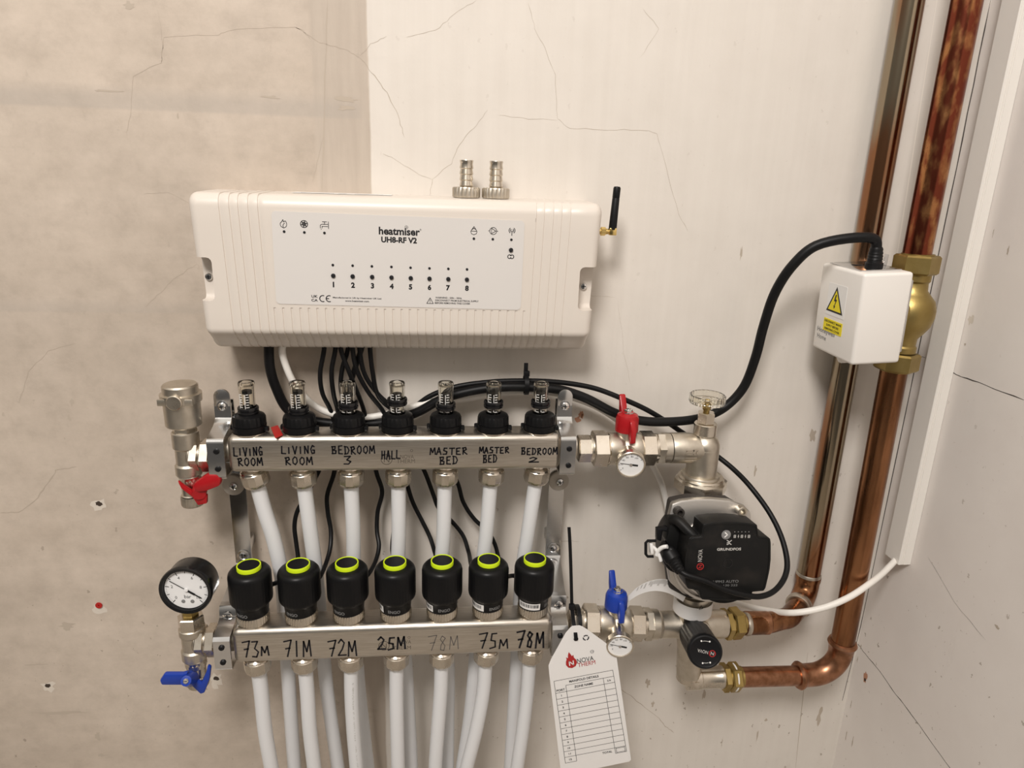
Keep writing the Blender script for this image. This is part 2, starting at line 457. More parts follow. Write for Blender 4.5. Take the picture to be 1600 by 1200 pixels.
    def strokes(self, lines, o, ux, uz, width, m, sc=1.0, fn=None, lift=0.12, smooth=False, scy=None):
        """pen lines given as 2-D polylines"""
        o = V(o); ux = V(ux).normalized(); uz = V(uz).normalized(); nn = ux.cross(uz).normalized() * lift
        scy = sc if scy is None else scy
        for ln in lines:
            P2 = [Vector((p[0] * sc, p[1] * scy, 0)) for p in ln]
            if smooth: P2 = smooth_path(P2, 5)
            for i in range(1, len(P2) - 1):      # lift the pen at sharp turns
                if (P2[i] - P2[i - 1]).angle(P2[i + 1] - P2[i], 0) > 1.2:
                    self.strokes([[(p.x, p.y) for p in P2[i:]]], o, ux, uz, width, m, fn=fn, lift=lift); P2 = P2[:i + 1]; break
            N = len(P2); vs = []
            for i in range(N):
                a = P2[i] - P2[max(i - 1, 0)]; b = P2[min(i + 1, N - 1)] - P2[i]
                if a.length < 1e-6: a = b
                if b.length < 1e-6: b = a
                t = (a.normalized() + b.normalized())
                t = t.normalized() if t.length > 1e-3 else a.normalized()
                q = Vector((-t.y, t.x, 0)) * (width / 2)
                e = t * (width * 0.3) * (-1 if i == 0 else (1 if i == N - 1 else 0))
                for sgn in (-1, 1):
                    z = P2[i] + e + q * sgn
                    vs.append(fn(z.x, z.y) if fn else o + ux * z.x + uz * z.y + nn)
            self.add(vs, [(2 * i, 2 * i + 1, 2 * i + 3, 2 * i + 2) for i in range(N - 1)], m)
        return self

    def build(self, name, parent=None, sharp=35):
        off = Vector()
        if parent is not None:
            q = parent
            while q is not None: off += q.location * 1000; q = q.parent
        elif getattr(self, 'origin', None) is not None: off = V(self.origin)
        me = bpy.data.meshes.new(name)
        me.from_pydata([tuple((p - off) * 0.001) for p in self.v], [], self.f)
        for m in self.mats: me.materials.append(m)
        me.polygons.foreach_set('material_index', self.mi)
        me.validate()
        bm = bmesh.new(); bm.from_mesh(me)
        bmesh.ops.recalc_face_normals(bm, faces=bm.faces)
        bm.to_mesh(me); bm.free()
        me.polygons.foreach_set('use_smooth', [True] * len(me.polygons))
        me.set_sharp_from_angle(angle=math.radians(sharp))
        me.update()
        ob = bpy.data.objects.new(name, me)
        COL.objects.link(ob)
        if parent is not None: ob.parent = parent
        else: ob.location = off * 0.001
        return ob


def tag(o, label, cat, group=None):
    o['label'] = label; o['category'] = cat
    if group: o['group'] = group
    return o


def thing(name, loc, label, cat, group=None):
    o = bpy.data.objects.new(name, None)
    o.empty_display_size = 0.01; o.location = V(loc) * 0.001
    COL.objects.link(o)
    return tag(o, label, cat, group)


def solo(mb, name, label, cat, group=None, origin=None):
    """a thing made of one mesh"""
    if origin is None:
        lo = [min(p[k] for p in mb.v) for k in range(3)]; hi = [max(p[k] for p in mb.v) for k in range(3)]
        origin = ((lo[0] + hi[0]) / 2, (lo[1] + hi[1]) / 2, lo[2])
    mb.origin = origin
    return tag(mb.build(name), label, cat, group)


def carve(ob, cutters):
    """cut the given meshes out of ob for good"""
    tmp = []
    for c in cutters:
        t = c.build('cutter'); tmp.append(t)
        md = ob.modifiers.new('cut', 'BOOLEAN'); md.operation = 'DIFFERENCE'; md.object = t; md.solver = 'EXACT'; md.use_self = True
    dg = bpy.context.evaluated_depsgraph_get(); dg.update()
    me = bpy.data.meshes.new_from_object(ob.evaluated_get(dg), depsgraph=dg)
    old = ob.data; ob.modifiers.clear(); ob.data = me; me.name = old.name
    me.polygons.foreach_set('use_smooth', [True] * len(me.polygons))
    me.set_sharp_from_angle(angle=math.radians(35))
    for t in tmp: bpy.data.objects.remove(t)


XP, YP, ZP = Vector((1, 0, 0)), Vector((0, 1, 0)), Vector((0, 0, 1))
XN, YN, ZN = -XP, -YP, -ZP
def circ(cx, cy, r, n=16, a0=0, a1=360):
    return [(cx + r * math.cos(math.radians(a0 + (a1 - a0) * k / n)), cy + r * math.sin(math.radians(a0 + (a1 - a0) * k / n))) for k in range(n + 1)]

# ------------------------------------------------------------------ the room
def ribbon(mb, pts, w, m, n):
    """a thin crack lying on a wall; n = wall normal"""
    n = V(n); P_ = [V(p) + n * 0.12 for p in pts]; vs = []
    for i, p in enumerate(P_):
        t = (P_[min(i + 1, len(P_) - 1)] - P_[max(i - 1, 0)]).normalized(); q = t.cross(n) * (w / 2) * (0.6 + 0.8 * random.random())
        if i in (0, len(P_) - 1): q = q * 0.3
        vs += [p - q, p + q]
    mb.add(vs, [(2 * i, 2 * i + 1, 2 * i + 3, 2 * i + 2) for i in range(len(P_) - 1)], m)


def jitter(pts, amt, n=5):
    out = []
    for i in range(len(pts) - 1):
        a, b = V(pts[i]), V(pts[i + 1]); d = (b - a)
        for k in range(n):
            j = Vector((random.uniform(-1, 1), 0, random.uniform(-1, 1))) * amt * (0 if k == 0 and i == 0 else 1)
            out.append(a + d * (k / n) + j)
    out.append(V(pts[-1])); return out


def blot(mb, c, r, m, n, sx=1.0, sz=1.0, lift=0.1, rough=0.35, seg=14):
    c = V(c); n = V(n); _, u, w = perp(n, ZP); vs = []
    for k in range(seg):
        a = 2 * math.pi * k / seg; rr = r * (1 + random.uniform(-rough, rough))
        vs.append(c + n * lift + w * math.cos(a) * rr * sx + u * math.sin(a) * rr * sz)
    mb.poly(vs, m)


X_R, Z_F, Z_T = 617.0, -760.0, 1500.0
wb = MB()
wb.poly([(-1500, 0, Z_F), (X_R, 0, Z_F), (X_R, 0, Z_T), (-1500, 0, Z_T)], M['wall_back'])
for pts, w in (
    ([(-262.9, 0.0, 295.6), (-256.1, 0.0, 312.3), (-250.5, 0.0, 348.2), (-222.7, 0.0, 360.7), (-217.9, 0.0, 383.3), (-168.1, 0.0, 387.9), (-149.9, 0.0, 393.8), (-94.7, 0.0, 397.7), (-72.4, 0.0, 385.9), (-48.1, 0.0, 380.2), (-34.8, 0.0, 373.9)], 0.45),
    ([(-222.7, 0.0, 360.7), (-219.8, 0.0, 376.5), (-220.2, 0.0, 404.0)], 0.35),
    ([(-34.8, 0.0, 373.9), (-23.9, 0.0, 361.7), (-9.3, 0.0, 342.9), (1.7, 0.0, 322.4), (7.8, 0.0, 301.3)], 0.7),
    ([(-34.7, 0.0, 375.1), (-23.3, 0.0, 387.1), (-8.3, 0.0, 394.1)], 0.4), ([(11.0, 0.0, 394.4), (39.1, 0.0, 401.5), (57.8, 0.0, 417.2), (79.5, 0.0, 430.7)], 0.35),
    ([(-94.7, 0.0, 398.2), (-86.5, 0.0, 394.2), (-81.9, 0.0, 388.8)], 0.6),
    ([(130.0, 0.0, 430.5), (137.9, 0.0, 408.1), (149.0, 0.0, 391.3), (160.6, 0.0, 366.3), (164.0, 0.0, 325.7), (177.9, 0.0, 316.9), (218.6, 0.0, 316.6), (259.7, 0.0, 318.1), (271.7, 0.0, 315.4), (284.0, 0.0, 282.3), (303.2, 0.0, 232.9), (316.0, 0.0, 214.8)], 0.4),
    ([(92.3, 0.0, 330.9), (78.2, 0.0, 313.2), (63.9, 0.0, 297.1), (55.5, 0.0, 278.0), (36.3, 0.0, 260.9), (33.0, 0.0, 244.7)], 0.4),
    ([(36.3, 0.0, 260.9), (19.2, 0.0, 267.3), (-0.3, 0.0, 279.3), (-14.4, 0.0, 285.0)], 0.35), ([(104.2, 0.0, 326.4), (127.4, 0.0, 324.3), (164.1, 0.0, 323.9)], 0.35),
    ([(-73.4, 0.0, 298.3), (-80.9, 0.0, 273.5), (-86.4, 0.0, 254.5)], 0.4), ([(-209.7, 0.0, 230.1), (-229.7, 0.0, 240.8), (-252.8, 0.0, 238.2)], 0.35),
    ([(-208.1, 0.0, 169.4), (-232.7, 0.0, 153.6), (-252.1, 0.0, 135.1), (-264.4, 0.0, 122.7)], 0.4), ([(246.2, 0.0, 431.5), (264.3, 0.0, 414.4), (246.8, 0.0, 387.0)], 0.3),
    ([(287.7, 0.0, -390.6), (311.7, 0.0, -411.9), (346.1, 0.0, -443.8), (356.6, 0.0, -457.4), (369.7, 0.0, -469.2)], 0.9),
    ([(-448.5, 0.0, -113.5), (-428.2, 0.0, -113.1), (-409.0, 0.0, -99.1), (-392.2, 0.0, -78.1), (-381.2, 0.0, -62.7), (-359.0, 0.0, -58.3)], 1.3),
    ([(-406.7, 0.0, 17.7), (-391.5, 0.0, 52.1), (-368.8, 0.0, 74.7), (-340.1, 0.0, 83.3)], 0.6),
    ([(-206.1, 0.0, -164.2), (-176.8, 0.0, -164.9)], 0.5), ([(180.7, 0.0, -165.0), (201.6, 0.0, -164.6), (217.1, 0.0, -165.9)], 0.5),
    ([(198.4, 0.0, 143.4), (238.8, 0.0, 140.5)], 0.3), ([(242.4, 0.0, 140.5), (254.8, 0.0, 77.7), (265.5, 0.0, 39.3)], 0.3)):
    ribbon(wb, jitter(pts, 0.7), w * 0.75, M['crack'], YN)
ribbon(wb, jitter([(-63.4, 0.0, 423.1), (-68.9, 0.0, 355.0), (-77.2, 0.0, 245.3)], 0.5), 1.0, M['scuff'], YN)
# caulk ridge and board joint between the two risers
ribbon(wb, [(556.7, 0.0, 456.0), (563.6, 0.0, 264.2), (577.2, 0.0, -123.0)], 1.6, M['caulk'], YN)
for pts, w in (([(615.6, -1.0, 458.9), (616.4, -1.0, 265.8), (615.2, -1.0, -285.7), (610.3, -1.0, -427.4)], 0.9), ([(617.9, -0.5, 78.0), (627.9, -0.5, 74.1)], 1.0)):
    ribbon(wb, jitter(pts, 0.35, 7), w, M['crack_dark'], (-0.5, -0.8, 0))
ribbon(wb, [(546.0, 0.0, -345.0), (553.9, 0.0, -463.7), (559.8, 0.0, -544.1)], 0.8, M['crack'], YN)
for u in ((155,787), (75,1072), (336,1060)):
    pass
for c, r in (((-341.5, 0.0, -104.2), 3.6), ((-433.6, -0.0, -348.2), 3.4), ((-234.8, 0.0, -347.8), 3.6)):
    blot(wb, V(c) + Vector((0, 0, -1.5)), r * 2.3, M['chip'], YN, rough=0.4, lift=0.15)
    blot(wb, c, r, M['hole'], YN, sz=0.8, lift=0.25, rough=0.25)
blot(wb, (-360.0, 0.0, -242.7), 8, M['chip'], YN, rough=0.3, lift=0.15)
blot(wb, (-238.0, 0.0, -357.3), 5, M['chip'], YN, rough=0.5, lift=0.2)
for c, r, sx, sz in (((208.5, 0.0, 2.2), 3.5, 0.7, 1.6), ((205.8, 0.0, -4.2), 3, 1, 1.0), ((210.9, 0.0, -0.2), 2.2, 0.6, 1.6)):
    blot(wb, c, r, M['brick_dust'], YN, sx, sz, 0.15, 0.6)
for c, r, sx, sz in (((-399.2, 0.0, -264.4), 6, 1.3, 0.8), ((-425.0, 0.0, -389.8), 12, 2.2, 0.18), ((-439.8, -0.0, -317.1), 7, 1.6, 0.18), ((-275.2, 0.0, 333.5), 8, 1.5, 0.12),
                     ((-49.8, 0.0, 335.3), 6, 1.6, 0.45), ((-50.1, 0.0, 327.6), 6, 1.6, 0.35), ((-122.4, 0.0, 334.1), 5, 1.5, 0.25), ((-246.6, 0.0, 409.1), 3, 1.4, 0.9), ((-212.3, 0.0, 312.8), 2, 0.5, 1.4),
                     ((379.9, 0.0, 193.1), 4, 0.3, 1.6), ((-89.5, 0.0, -393.9), 3.4, 1.2, 1.1), ((-48.3, 0.0, -407.4), 7, 1.8, 0.55), ((-50.2, 0.0, -417.5), 5, 1.5, 0.4),
                     ((-51.5, -0.0, -464.3), 5, 1.5, 0.4), ((-386.3, 0.0, -427.6), 4, 0.8, 1.4), ((-386.5, 0.0, -457.9), 3, 1, 1.2), ((492.8, 0.0, -482.4), 7, 0.13, 1.6), ((441.9, 0.0, -490.4), 5, 0.15, 1.6),
                     ((324.3, 0.0, -383.2), 6, 0.5, 1.0), ((334.7, 0.0, -418.4), 5, 0.4, 1.0), ((405.9, 0.0, -406.4), 6, 0.3, 1.3), ((502.2, -0.0, -455.1), 2, 1, 1), ((580.6, 0.0, -452.0), 8, 0.4, 1.8),
                     ((500.7, 0.0, -26.0), 5, 0.7, 1.6), ((433.1, 0.0, -72.3), 4, 0.4, 1.5), ((-353.4, 0.0, 17.7), 3, 0.8, 1.3), ((-358.6, 0.0, 0.0), 2.4, 0.6, 1.6)):
    blot(wb, c, r, M['scuff'], YN, sx, sz, 0.14, 0.5)
w_ = wb.build('wall_back'); w_['kind'] = 'structure'

wr = MB()
wr.poly([(X_R, 0, Z_F), (X_R, -2000, Z_F), (X_R, -2000, Z_T), (X_R, 0, Z_T)], M['wall_right'])
for pts, w in (([(617.0, -59.1, 71.2), (617.0, -74.0, 71.1), (617.0, -109.4, 71.4), (617.0, -159.3, 71.3)], 0.9), ([(617.0, 4.0, -333.5), (617.0, -17.9, -336.2), (617.0, -52.1, -337.0), (617.0, -85.6, -343.2), (617.0, -117.4, -346.5), (617.0, -170.1, -353.9), (617.0, -201.7, -357.5)], 0.9),
               ([(617.0, -85.8, -147.0), (617.0, -136.2, -173.6), (617.0, -187.1, -185.6)], 0.3), ([(617.0, 4.3, 75.2), (617.0, -13.7, 76.6)], 0.9)):
    P_ = []
    for i in range(len(pts) - 1):
        for k in range(4):
            P_.append(V(pts[i]).lerp(V(pts[i + 1]), k / 4) + Vector((0, random.uniform(-.5, .5), random.uniform(-.5, .5))) * 1.2)
    P_.append(V(pts[-1])); ribbon(wr, P_, w, M['crack_dark'], XN)
blot(wr, (617.0, -26.9, -366.0), 5, M['brick_dust'], XN, 0.8, 1.5, 0.2, 0.3)
blot(wr, (617.0, -27.9, -369.3), 2.5, M['hole'], XN, 0.8, 1.0, 0.3, 0.3)
blot(wr, (617.0, -69.6, 133.3), 4, M['chip'], XN, 1, 1.2, 0.2, 0.4)
for c, r, sx, sz in (((617.0, -11.1, -424.2), 4, 0.2, 1.8), ((617.0, -5.4, -354.4), 3, 0.3, 1.6), ((617.0, -14.3, -476.4), 5, 0.15, 1.6), ((617.0, -29.1, -473.2), 5, 0.15, 1.6), ((617.0, -6.4, -332.8), 3, 0.3, 1.2),
                     ((617.0, -97.4, 210.1), 3, 0.4, 1.4), ((617.0, -73.3, 225.4), 3, 0.15, 1.8), ((617.0, -196.0, -163.3), 3, 1, 0.6), ((617.0, -69.2, 106.2), 1.4, 1, 1)):
    blot(wr, c, r, M['scuff'], XN, sx, sz, 0.15, 0.5)
w_ = wr.build('wall_right'); w_['kind'] = 'structure'
fl = MB(); fl.poly([(-1500, 0, Z_F), (-1500, -2000, Z_F), (X_R, -2000, Z_F), (X_R, 0, Z_F)], M['floor'])
w_ = fl.build('floor'); w_['kind'] = 'structure'

# red wall plug in the plaster
t = thing('wall_plug', (-359.3, 0.0, -237.5), 'red wall plug in a white filler patch on the wall left of the gauge', 'wall plug')
k = MB(); k.lathe(V((-359.2, 0.0, -236.6)) + V((0, 2, 0)), YN, [(0, 0), (3.1, 0), (3.1, 2.8), (3.9, 2.8), (3.9, 3.6), (0.9, 3.6), (0.8, 2.2), (0, 2.2)], M['red_label'], 18)
k.build('plug', t)

# ------------------------------------------------------------------ wiring centre
HX0, HX1, HC = -186.0, 201.0, 7.5
wc = thing('wiring_centre', (HC, 0, 91), 'long cream heating wiring centre box on the wall with eight numbered buttons', 'control box')
prof = [(0, 245), (-30, 244.6)]
prof += [(-58 - 12 * math.sin(math.radians(a)), 231.5 + 12.3 * math.cos(math.radians(a))) for a in range(0, 91, 15)]
prof += [(-70, z) for z in (215, 195, 170, 150, 140, 137.2, 136.6, 130)]
prof += [(-70 + 8 - 8 * math.cos(math.radians(a)), 116 - 8 * math.sin(math.radians(a))) for a in range(0, 56, 11)]
prof += [(-54, 99.0), (-52, 95.6), (-48, 92.6), (-42, 91.0), (-30, 90.6), (0, 90.2)]
NP = len(prof); nrm = []
for i in range(NP):
    a, b = prof[max(i - 1, 0)], prof[min(i + 1, NP - 1)]
    dy, dz = b[0] - a[0], b[1] - a[1]; L = math.hypot(dy, dz); nrm.append((-dz / L, dy / L))
# make normals point outwards
nrm = [(ny, nz) if (ny * -1 + nz * (1 if prof[i][1] > 170 else -1)) > 0 else (-ny, -nz) for i, (ny, nz) in enumerate(nrm)]


def hm_station(x, inset=0.0, short=0.0):
    row = []
    for i, (y, z) in enumerate(prof):
        s = inset
        if short and i < NP - 1 and z < 137 and y < -20: s = max(s, short)
        yy = min(0.0, y - nrm[i][0] * s) if y < -1 else y
        zz = z - nrm[i][1] * s
        row.append(Vector((HC + (x - HC) * (1 + 0.00019 * (zz - 170)), yy, zz)))
    return row


stations = []
RC = 8.0
for k in range(8):
    a = math.pi / 2 * k / 7; stations.append((HX0 + RC * (1 - math.sin(a)), RC * (1 - math.cos(a)), 0))
grooves = [(-157.9, -70.0, 185.8)[0], (-148.8, -70.0, 186.0)[0], (-140.9, -70.0, 186.2)[0], (-132.0, -70.0, 186.4)[0], (-123.2, -70.0, 186.6)[0], (136.5, -70.0, 188.9)[0], (144.2, -70.0, 189.0)[0], (153.1, -70.0, 189.2)[0], (161.2, -70.0, 189.4)[0], (169.8, -70.0, 189.5)[0]]
shorts = [(-117.2, -70.0, 134.3)[0] + k * ((128.9, -70.0, 134.3)[0] - (-117.2, -70.0, 134.3)[0]) / 30 for k in range(31)]
mid = []
for g in grooves: mid += [(g - 0.55, 0, 0), (g - 0.12, 1.0, 0), (g + 0.2, 1.0, 0), (g + 2.4, 0, 0)]
for g in shorts: mid += [(g - 0.5, 0, 0), (g - 0.1, 0, 0.85), (g + 0.2, 0, 0.85), (g + 1.8, 0, 0)]
mid.sort()
right = [(HX1 - RC * (1 - math.sin(math.pi / 2 * k / 7)), RC * (1 - math.cos(math.pi / 2 * k / 7)), 0) for k in range(8)][::-1]
left = sorted(stations)
rows = [hm_station(*s) for s in [(s[0], s[1], 0) for s in left] + mid + [(s[0], s[1], 0) for s in sorted(right)]]
hm = MB(); vs = [p for r in rows for p in r]; fs = []
for i in range(len(rows) - 1):
    for j in range(NP - 1): fs.append((i * NP + j, i * NP + j + 1, (i + 1) * NP + j + 1, (i + 1) * NP + j))
    fs.append((i * NP + NP - 1, i * NP, (i + 1) * NP, (i + 1) * NP + NP - 1))
fs += [tuple(range(NP)), tuple((len(rows) - 1) * NP + j for j in range(NP))[::-1]]
hm.add(vs, fs, M['cream'])
cover = hm.build('cover', wc)
cut = []
for (a, b, xe) in (((-170.9, -68.0, 184.2), (-174.6, -68.0, 142.5), -230), ((183.6, -68.0, 182.0), (186.3, -68.0, 137.9), 240)):
    c = MB(); x0, x1 = sorted((a[0], xe)); c.box(((x0 + x1) / 2, -76, (a[2] + b[2]) / 2), (x1 - x0, 52, a[2] - b[2]), M['cream'], 5.0, seg=3); cut.append(c)
carve(cover, cut)
for c in ((-180.9, -50.5, 163.4), (192.0, -50.5, 160.2)):
    k = MB(); k.lathe(V(c), YN, [(0, 0), (3.4, 0), (3.6, 1.2), (3.0, 2.2), (0, 2.6)], M['chrome'], 20)
    k.box(V(c) + V((0, -2.6, 0)), (4.2, 0.3, 0.9), M['ink']); k.box(V(c) + V((0, -2.6, 0)), (0.9, 0.3, 4.2), M['ink']); k.build('screw', wc)

# printed film
PA = -0.0125
pux, puz = Vector((math.cos(PA), 0, math.sin(PA))), Vector((-math.sin(PA), 0, math.cos(PA)))
pc = (V((-113.3, -70.0, 228.2)) + V((126.2, -70.0, 225.6)) + V((124.9, -70.0, 137.5)) + V((-113.1, -70.0, 141.9))) / 4
pl = MB()
pl.prism([pc + pux * x + puz * z for x, z in rrect(239, 87.6, 4)], (0, -0.5, 0), M['panel'])
pl.prism([pc + pux * x + puz * z + V((0, 0.1, 0)) for x, z in rrect(240.6, 89.2, 4.6)], (0, -0.25, 0), M['cream'])
PY = -70.5


def ptext(s, c, m=M['ink'], **kw): pl.text(s, c, pux, puz, m, **kw)


def pdot(c, r): pl.cyl(V(c), YN, r, 0.25, M['ink'], 16)


ptext('heatmiser', (5.5, -70.5, 212.7), w=39, bold=0.03)
ptext('®', (25.6, -70.5, 214.7), h=1.6)
pl.strokes([circ(0, 0, 1.5), circ(0, 0, .6)], (12.2, -70.5, 216.7), pux, puz, 0.25, M['ink'])
ptext('UH8-RF V2', (5.1, -70.5, 204.5), w=34, bold=0.04)
for i, c in enumerate(((-58.6, -70.5, 160.6), (-40.0, -70.5, 160.3), (-21.3, -70.5, 160.0), (-2.8, -70.5, 159.8), (15.5, -70.5, 159.5), (34.0, -70.5, 159.3), (52.2, -70.5, 159.2), (70.8, -70.5, 159.1))):
    ptext(str(i + 1), c, h=5.4, bold=0.05)
ptext('UK', (-77.1, -70.5, 148.8), h=2.6, w=6, bold=0.02); ptext('CA', (-77.3, -70.5, 145.0), h=2.6, w=6, bold=0.02)
pl.strokes([circ(0, 0, 3, 12, 70, 290)], (-69.3, -70.5, 146.7), pux, puz, 0.9, M['ink'])
pl.strokes([circ(0, 0, 3, 12, 70, 290), [(-3, 0), (-0.5, 0)]], (-63.2, -70.5, 146.7), pux, puz, 0.9, M['ink'])
ptext('Manufactured in UK by Heatmiser UK Ltd', (-36.5, -70.5, 147.5), w=46.5, h=1.9, bold=0.02)
ptext('www.heatmiser.com', (-36.6, -70.5, 144.7), w=23, h=1.7, bold=0.02)
pl.strokes([[(-3.2, -2.6), (3.2, -2.6), (0, 3), (-3.2, -2.6)], [(0, 1.2), (0, -0.6)], [(0, -1.4), (0, -1.8)]], (34.5, -70.5, 146.0), pux, puz, 0.55, M['ink'])
for s, c, w in (('WARNING - 230v - 50Hz', (52.8, -70.5, 149.2), 26), ('DISCONNECT FROM ELECTRICAL SUPPLY', (61.1, -70.5, 146.4), 43), ('BEFORE REMOVING THIS COVER', (56.7, -70.5, 143.8), 35)):
    ptext(s, c, w=w, h=1.75, bold=0.02)
ic = lambda c, lines, w=0.55, sm=False: pl.strokes(lines, c, pux, puz, w, M['ink'], smooth=sm)
ic((-102.2, -70.5, 216.8), [[(0, -3.6), (-2.6, -2), (-3, 0.6), (-1.6, 2.2), (-0.4, 4), (0, 2), (1.6, 3), (2.8, 0.4), (2.4, -2), (0, -3.6)], [(-0.3, -3.4), (-0.6, -1), (0.8, 1)]], 0.55, True)
ic((-83.4, -70.5, 217.3), [[(3.4 * math.cos(a), 3.4 * math.sin(a)), (-3.4 * math.cos(a), -3.4 * math.sin(a))] for a in (0.26, 1.31, 2.36)] + [circ(0, 0, 3.3, 14), circ(0, 0, 1.7, 12)], 0.7)
ic((-64.5, -70.5, 216.6), [[(-4, -2.6), (-4, 0), (-2.4, 1), (3, 1)], [(-2.4, -2.6), (-2.4, -1), (3, -1)], [(0, 1), (0, 3)], [(-2, 3.2), (2, 3.2)], [(3.6, -3), (3.6, 3.4)], [(-3.2, -3.4), (-3.2, -4)]])
ic((76.9, -70.5, 215.0), [[(0, 4), (-2.2, 0.8), (-3, -0.8), (-2.4, -2.8), (0, -3.8), (2.4, -2.8), (3, -0.8), (2.2, 0.8), (0, 4)], [(-2.9, -0.4), (2.9, -0.4)], [(-2, 1), (0, 2.4), (2, 1)]])
ic((95.6, -70.5, 215.2), [circ(0, 0, 3.4), [(-1.6, 2.6), (2.6, 0), (-1.6, -2.6), (-1.6, 2.6)], [(-4.6, 0), (-3.4, 0)], [(3.4, 0), (4.6, 0)]])
ic((114.0, -70.5, 215.3), [[(0, 0.6), (0, -4)], circ(0, 0.8, 1.5, 8, -50, 50), circ(0, 0.8, 1.5, 8, 130, 230), circ(0, 0.8, 2.9, 8, -50, 50), circ(0, 0.8, 2.9, 8, 130, 230)], 0.7)
ic((113.5, -70.5, 190.9), [circ(-1.2, 0, 1.8, 12, 30, 330), circ(1.2, 0, 1.8, 12, -150, 150)], 0.8)
pl.build('fascia', wc)
for c in ((-58.4, -70.5, 179.4), (-39.7, -70.5, 179.2), (-21.4, -70.5, 178.9), (-2.7, -70.5, 178.7), (15.7, -70.5, 178.3), (34.0, -70.5, 178.0), (52.4, -70.5, 177.9), (70.7, -70.5, 177.7),
          (-102.1, -70.5, 209.9), (-83.5, -70.5, 209.6), (-64.9, -70.5, 209.5), (77.0, -70.5, 207.5), (95.4, -70.5, 207.4), (113.6, -70.5, 207.3)):
    k = MB(); k.cyl(V(c), YN, 1.25, 0.35, M['ink'], 14); k.build('indicator_light', wc)
for c in ((-58.4, -70.5, 169.2), (-40.0, -70.5, 168.9), (-21.4, -70.5, 168.7), (-2.8, -70.5, 168.5), (15.8, -70.5, 168.2), (34.0, -70.5, 168.0), (52.4, -70.5, 167.9), (70.7, -70.5, 167.7), (113.5, -70.5, 197.4)):
    k = MB(); k.lathe(V(c), YN, [(0, 0), (2.1, 0), (2.1, 1.2), (1.6, 1.7), (0, 1.8)], M['ink'], 18); k.build('push_button', wc)
# paper sticker on top edge of the box
k = MB(); k.prism([(-100, -36, 244.8), (-4, -36, 244.8), (-4, -14, 245.0), (-100, -14, 245.0)], (0, 0, 0.25), M['label_white'])
for i, (x0, x1) in enumerate(((-92, -60), (-56, -48), (-40, -12))):
    k.box(((x0 + x1) / 2, -32, 245.15), (x1 - x0, 2.0, 0.1), M['grey_print'])
k.build('sticker', wc)
# scratches on the cover
for a, b in (((186.6, -69.2, 223.4), (192.7, -69.2, 227.9)), ((136.8, -70.2, 228.3), (136.9, -70.2, 224.7)), ((189.0, -69.2, 132.5), (190.9, -69.2, 134.6))):
    k = MB(); ribbon(k, [a, b], 0.7, M['ink'], YN); k.build('scratch', wc)
# aerial
an = MB(); a0, a1 = V((202.7, -45.0, 215.9)), V((219.4, -45.0, 215.7))
d = (a1 - a0).normalized()
an.lathe(a0, d, [(0, 0), (3.0, 0), (3.0, 5), (3.9, 5.2), (3.9, 9.8), (3.0, 10), (3.0, 12), (2.6, 12.4), (2.6, 16), (0, 16)], M['gold'], 24, rib=None)
an.hex(a0 + d * 4.8, d, 4.4, 5.2, M['gold'])
an.box(a1 + V((0.6, 0, 0.2)), (7.4, 7.4, 7.4), M['gold'], 0.8)
ob = an.build('aerial', wc)
ob['label'] = 'gold right-angle aerial connector with black stick'
st = MB(); b0, b1 = V((219.9, -45.0, 217.6)), V((221.6, -45.0, 260.5)); dd = (b1 - b0); L = dd.length
st.lathe(b0, dd, [(0, 0), (4.0, 0), (4.1, 2), (3.7, L - 12), (3.5, L - 11.6), (3.7, L - 11), (3.7, L - 2), (3.0, L - 0.4), (0, L)], M['rubber'], 24)
st.build('aerial_stick', ob)

# ------------------------------------------------------------------ hose tails left on top of the box
for i, (c, lab) in enumerate((((70.4, -30.0, 249.0), 'left nickel hose tail with fluted nut standing on top of the wiring centre box'), ((100.2, -30.0, 249.2), 'right nickel hose tail with fluted nut standing on top of the wiring centre box'))):
    o = V((c[0], -30, 244.9))
    t = thing('hose_tail', o, lab, 'pipe fitting', 'hose tails standing on the wiring centre')
    k = MB(); k.lathe(o, ZP, [(0, 0), (13.2, 0), (14.0, 0.8), (14.0, 9.0), (13.0, 10), (8, 10.4), (0, 10.4)], M['nickel_matt'], 96, rib=(24, 0.9, 0.5, 9.2)); k.build('union_nut', t)
    k = MB(); pr_ = [(5.0, 10.0)]
    for z in (10.6, 16.2, 21.8, 27.4): pr_ += [(6.1, z), (7.0, z + 1.0), (6.3, z + 4.6)]
    pr_ += [(6.6, 34), (6.9, 35), (6.6, 36), (5.4, 36), (5.0, 12)]
    k.lathe(o, ZP, pr_, M['nickel'], 32); k.build('barbed_spigot', t)

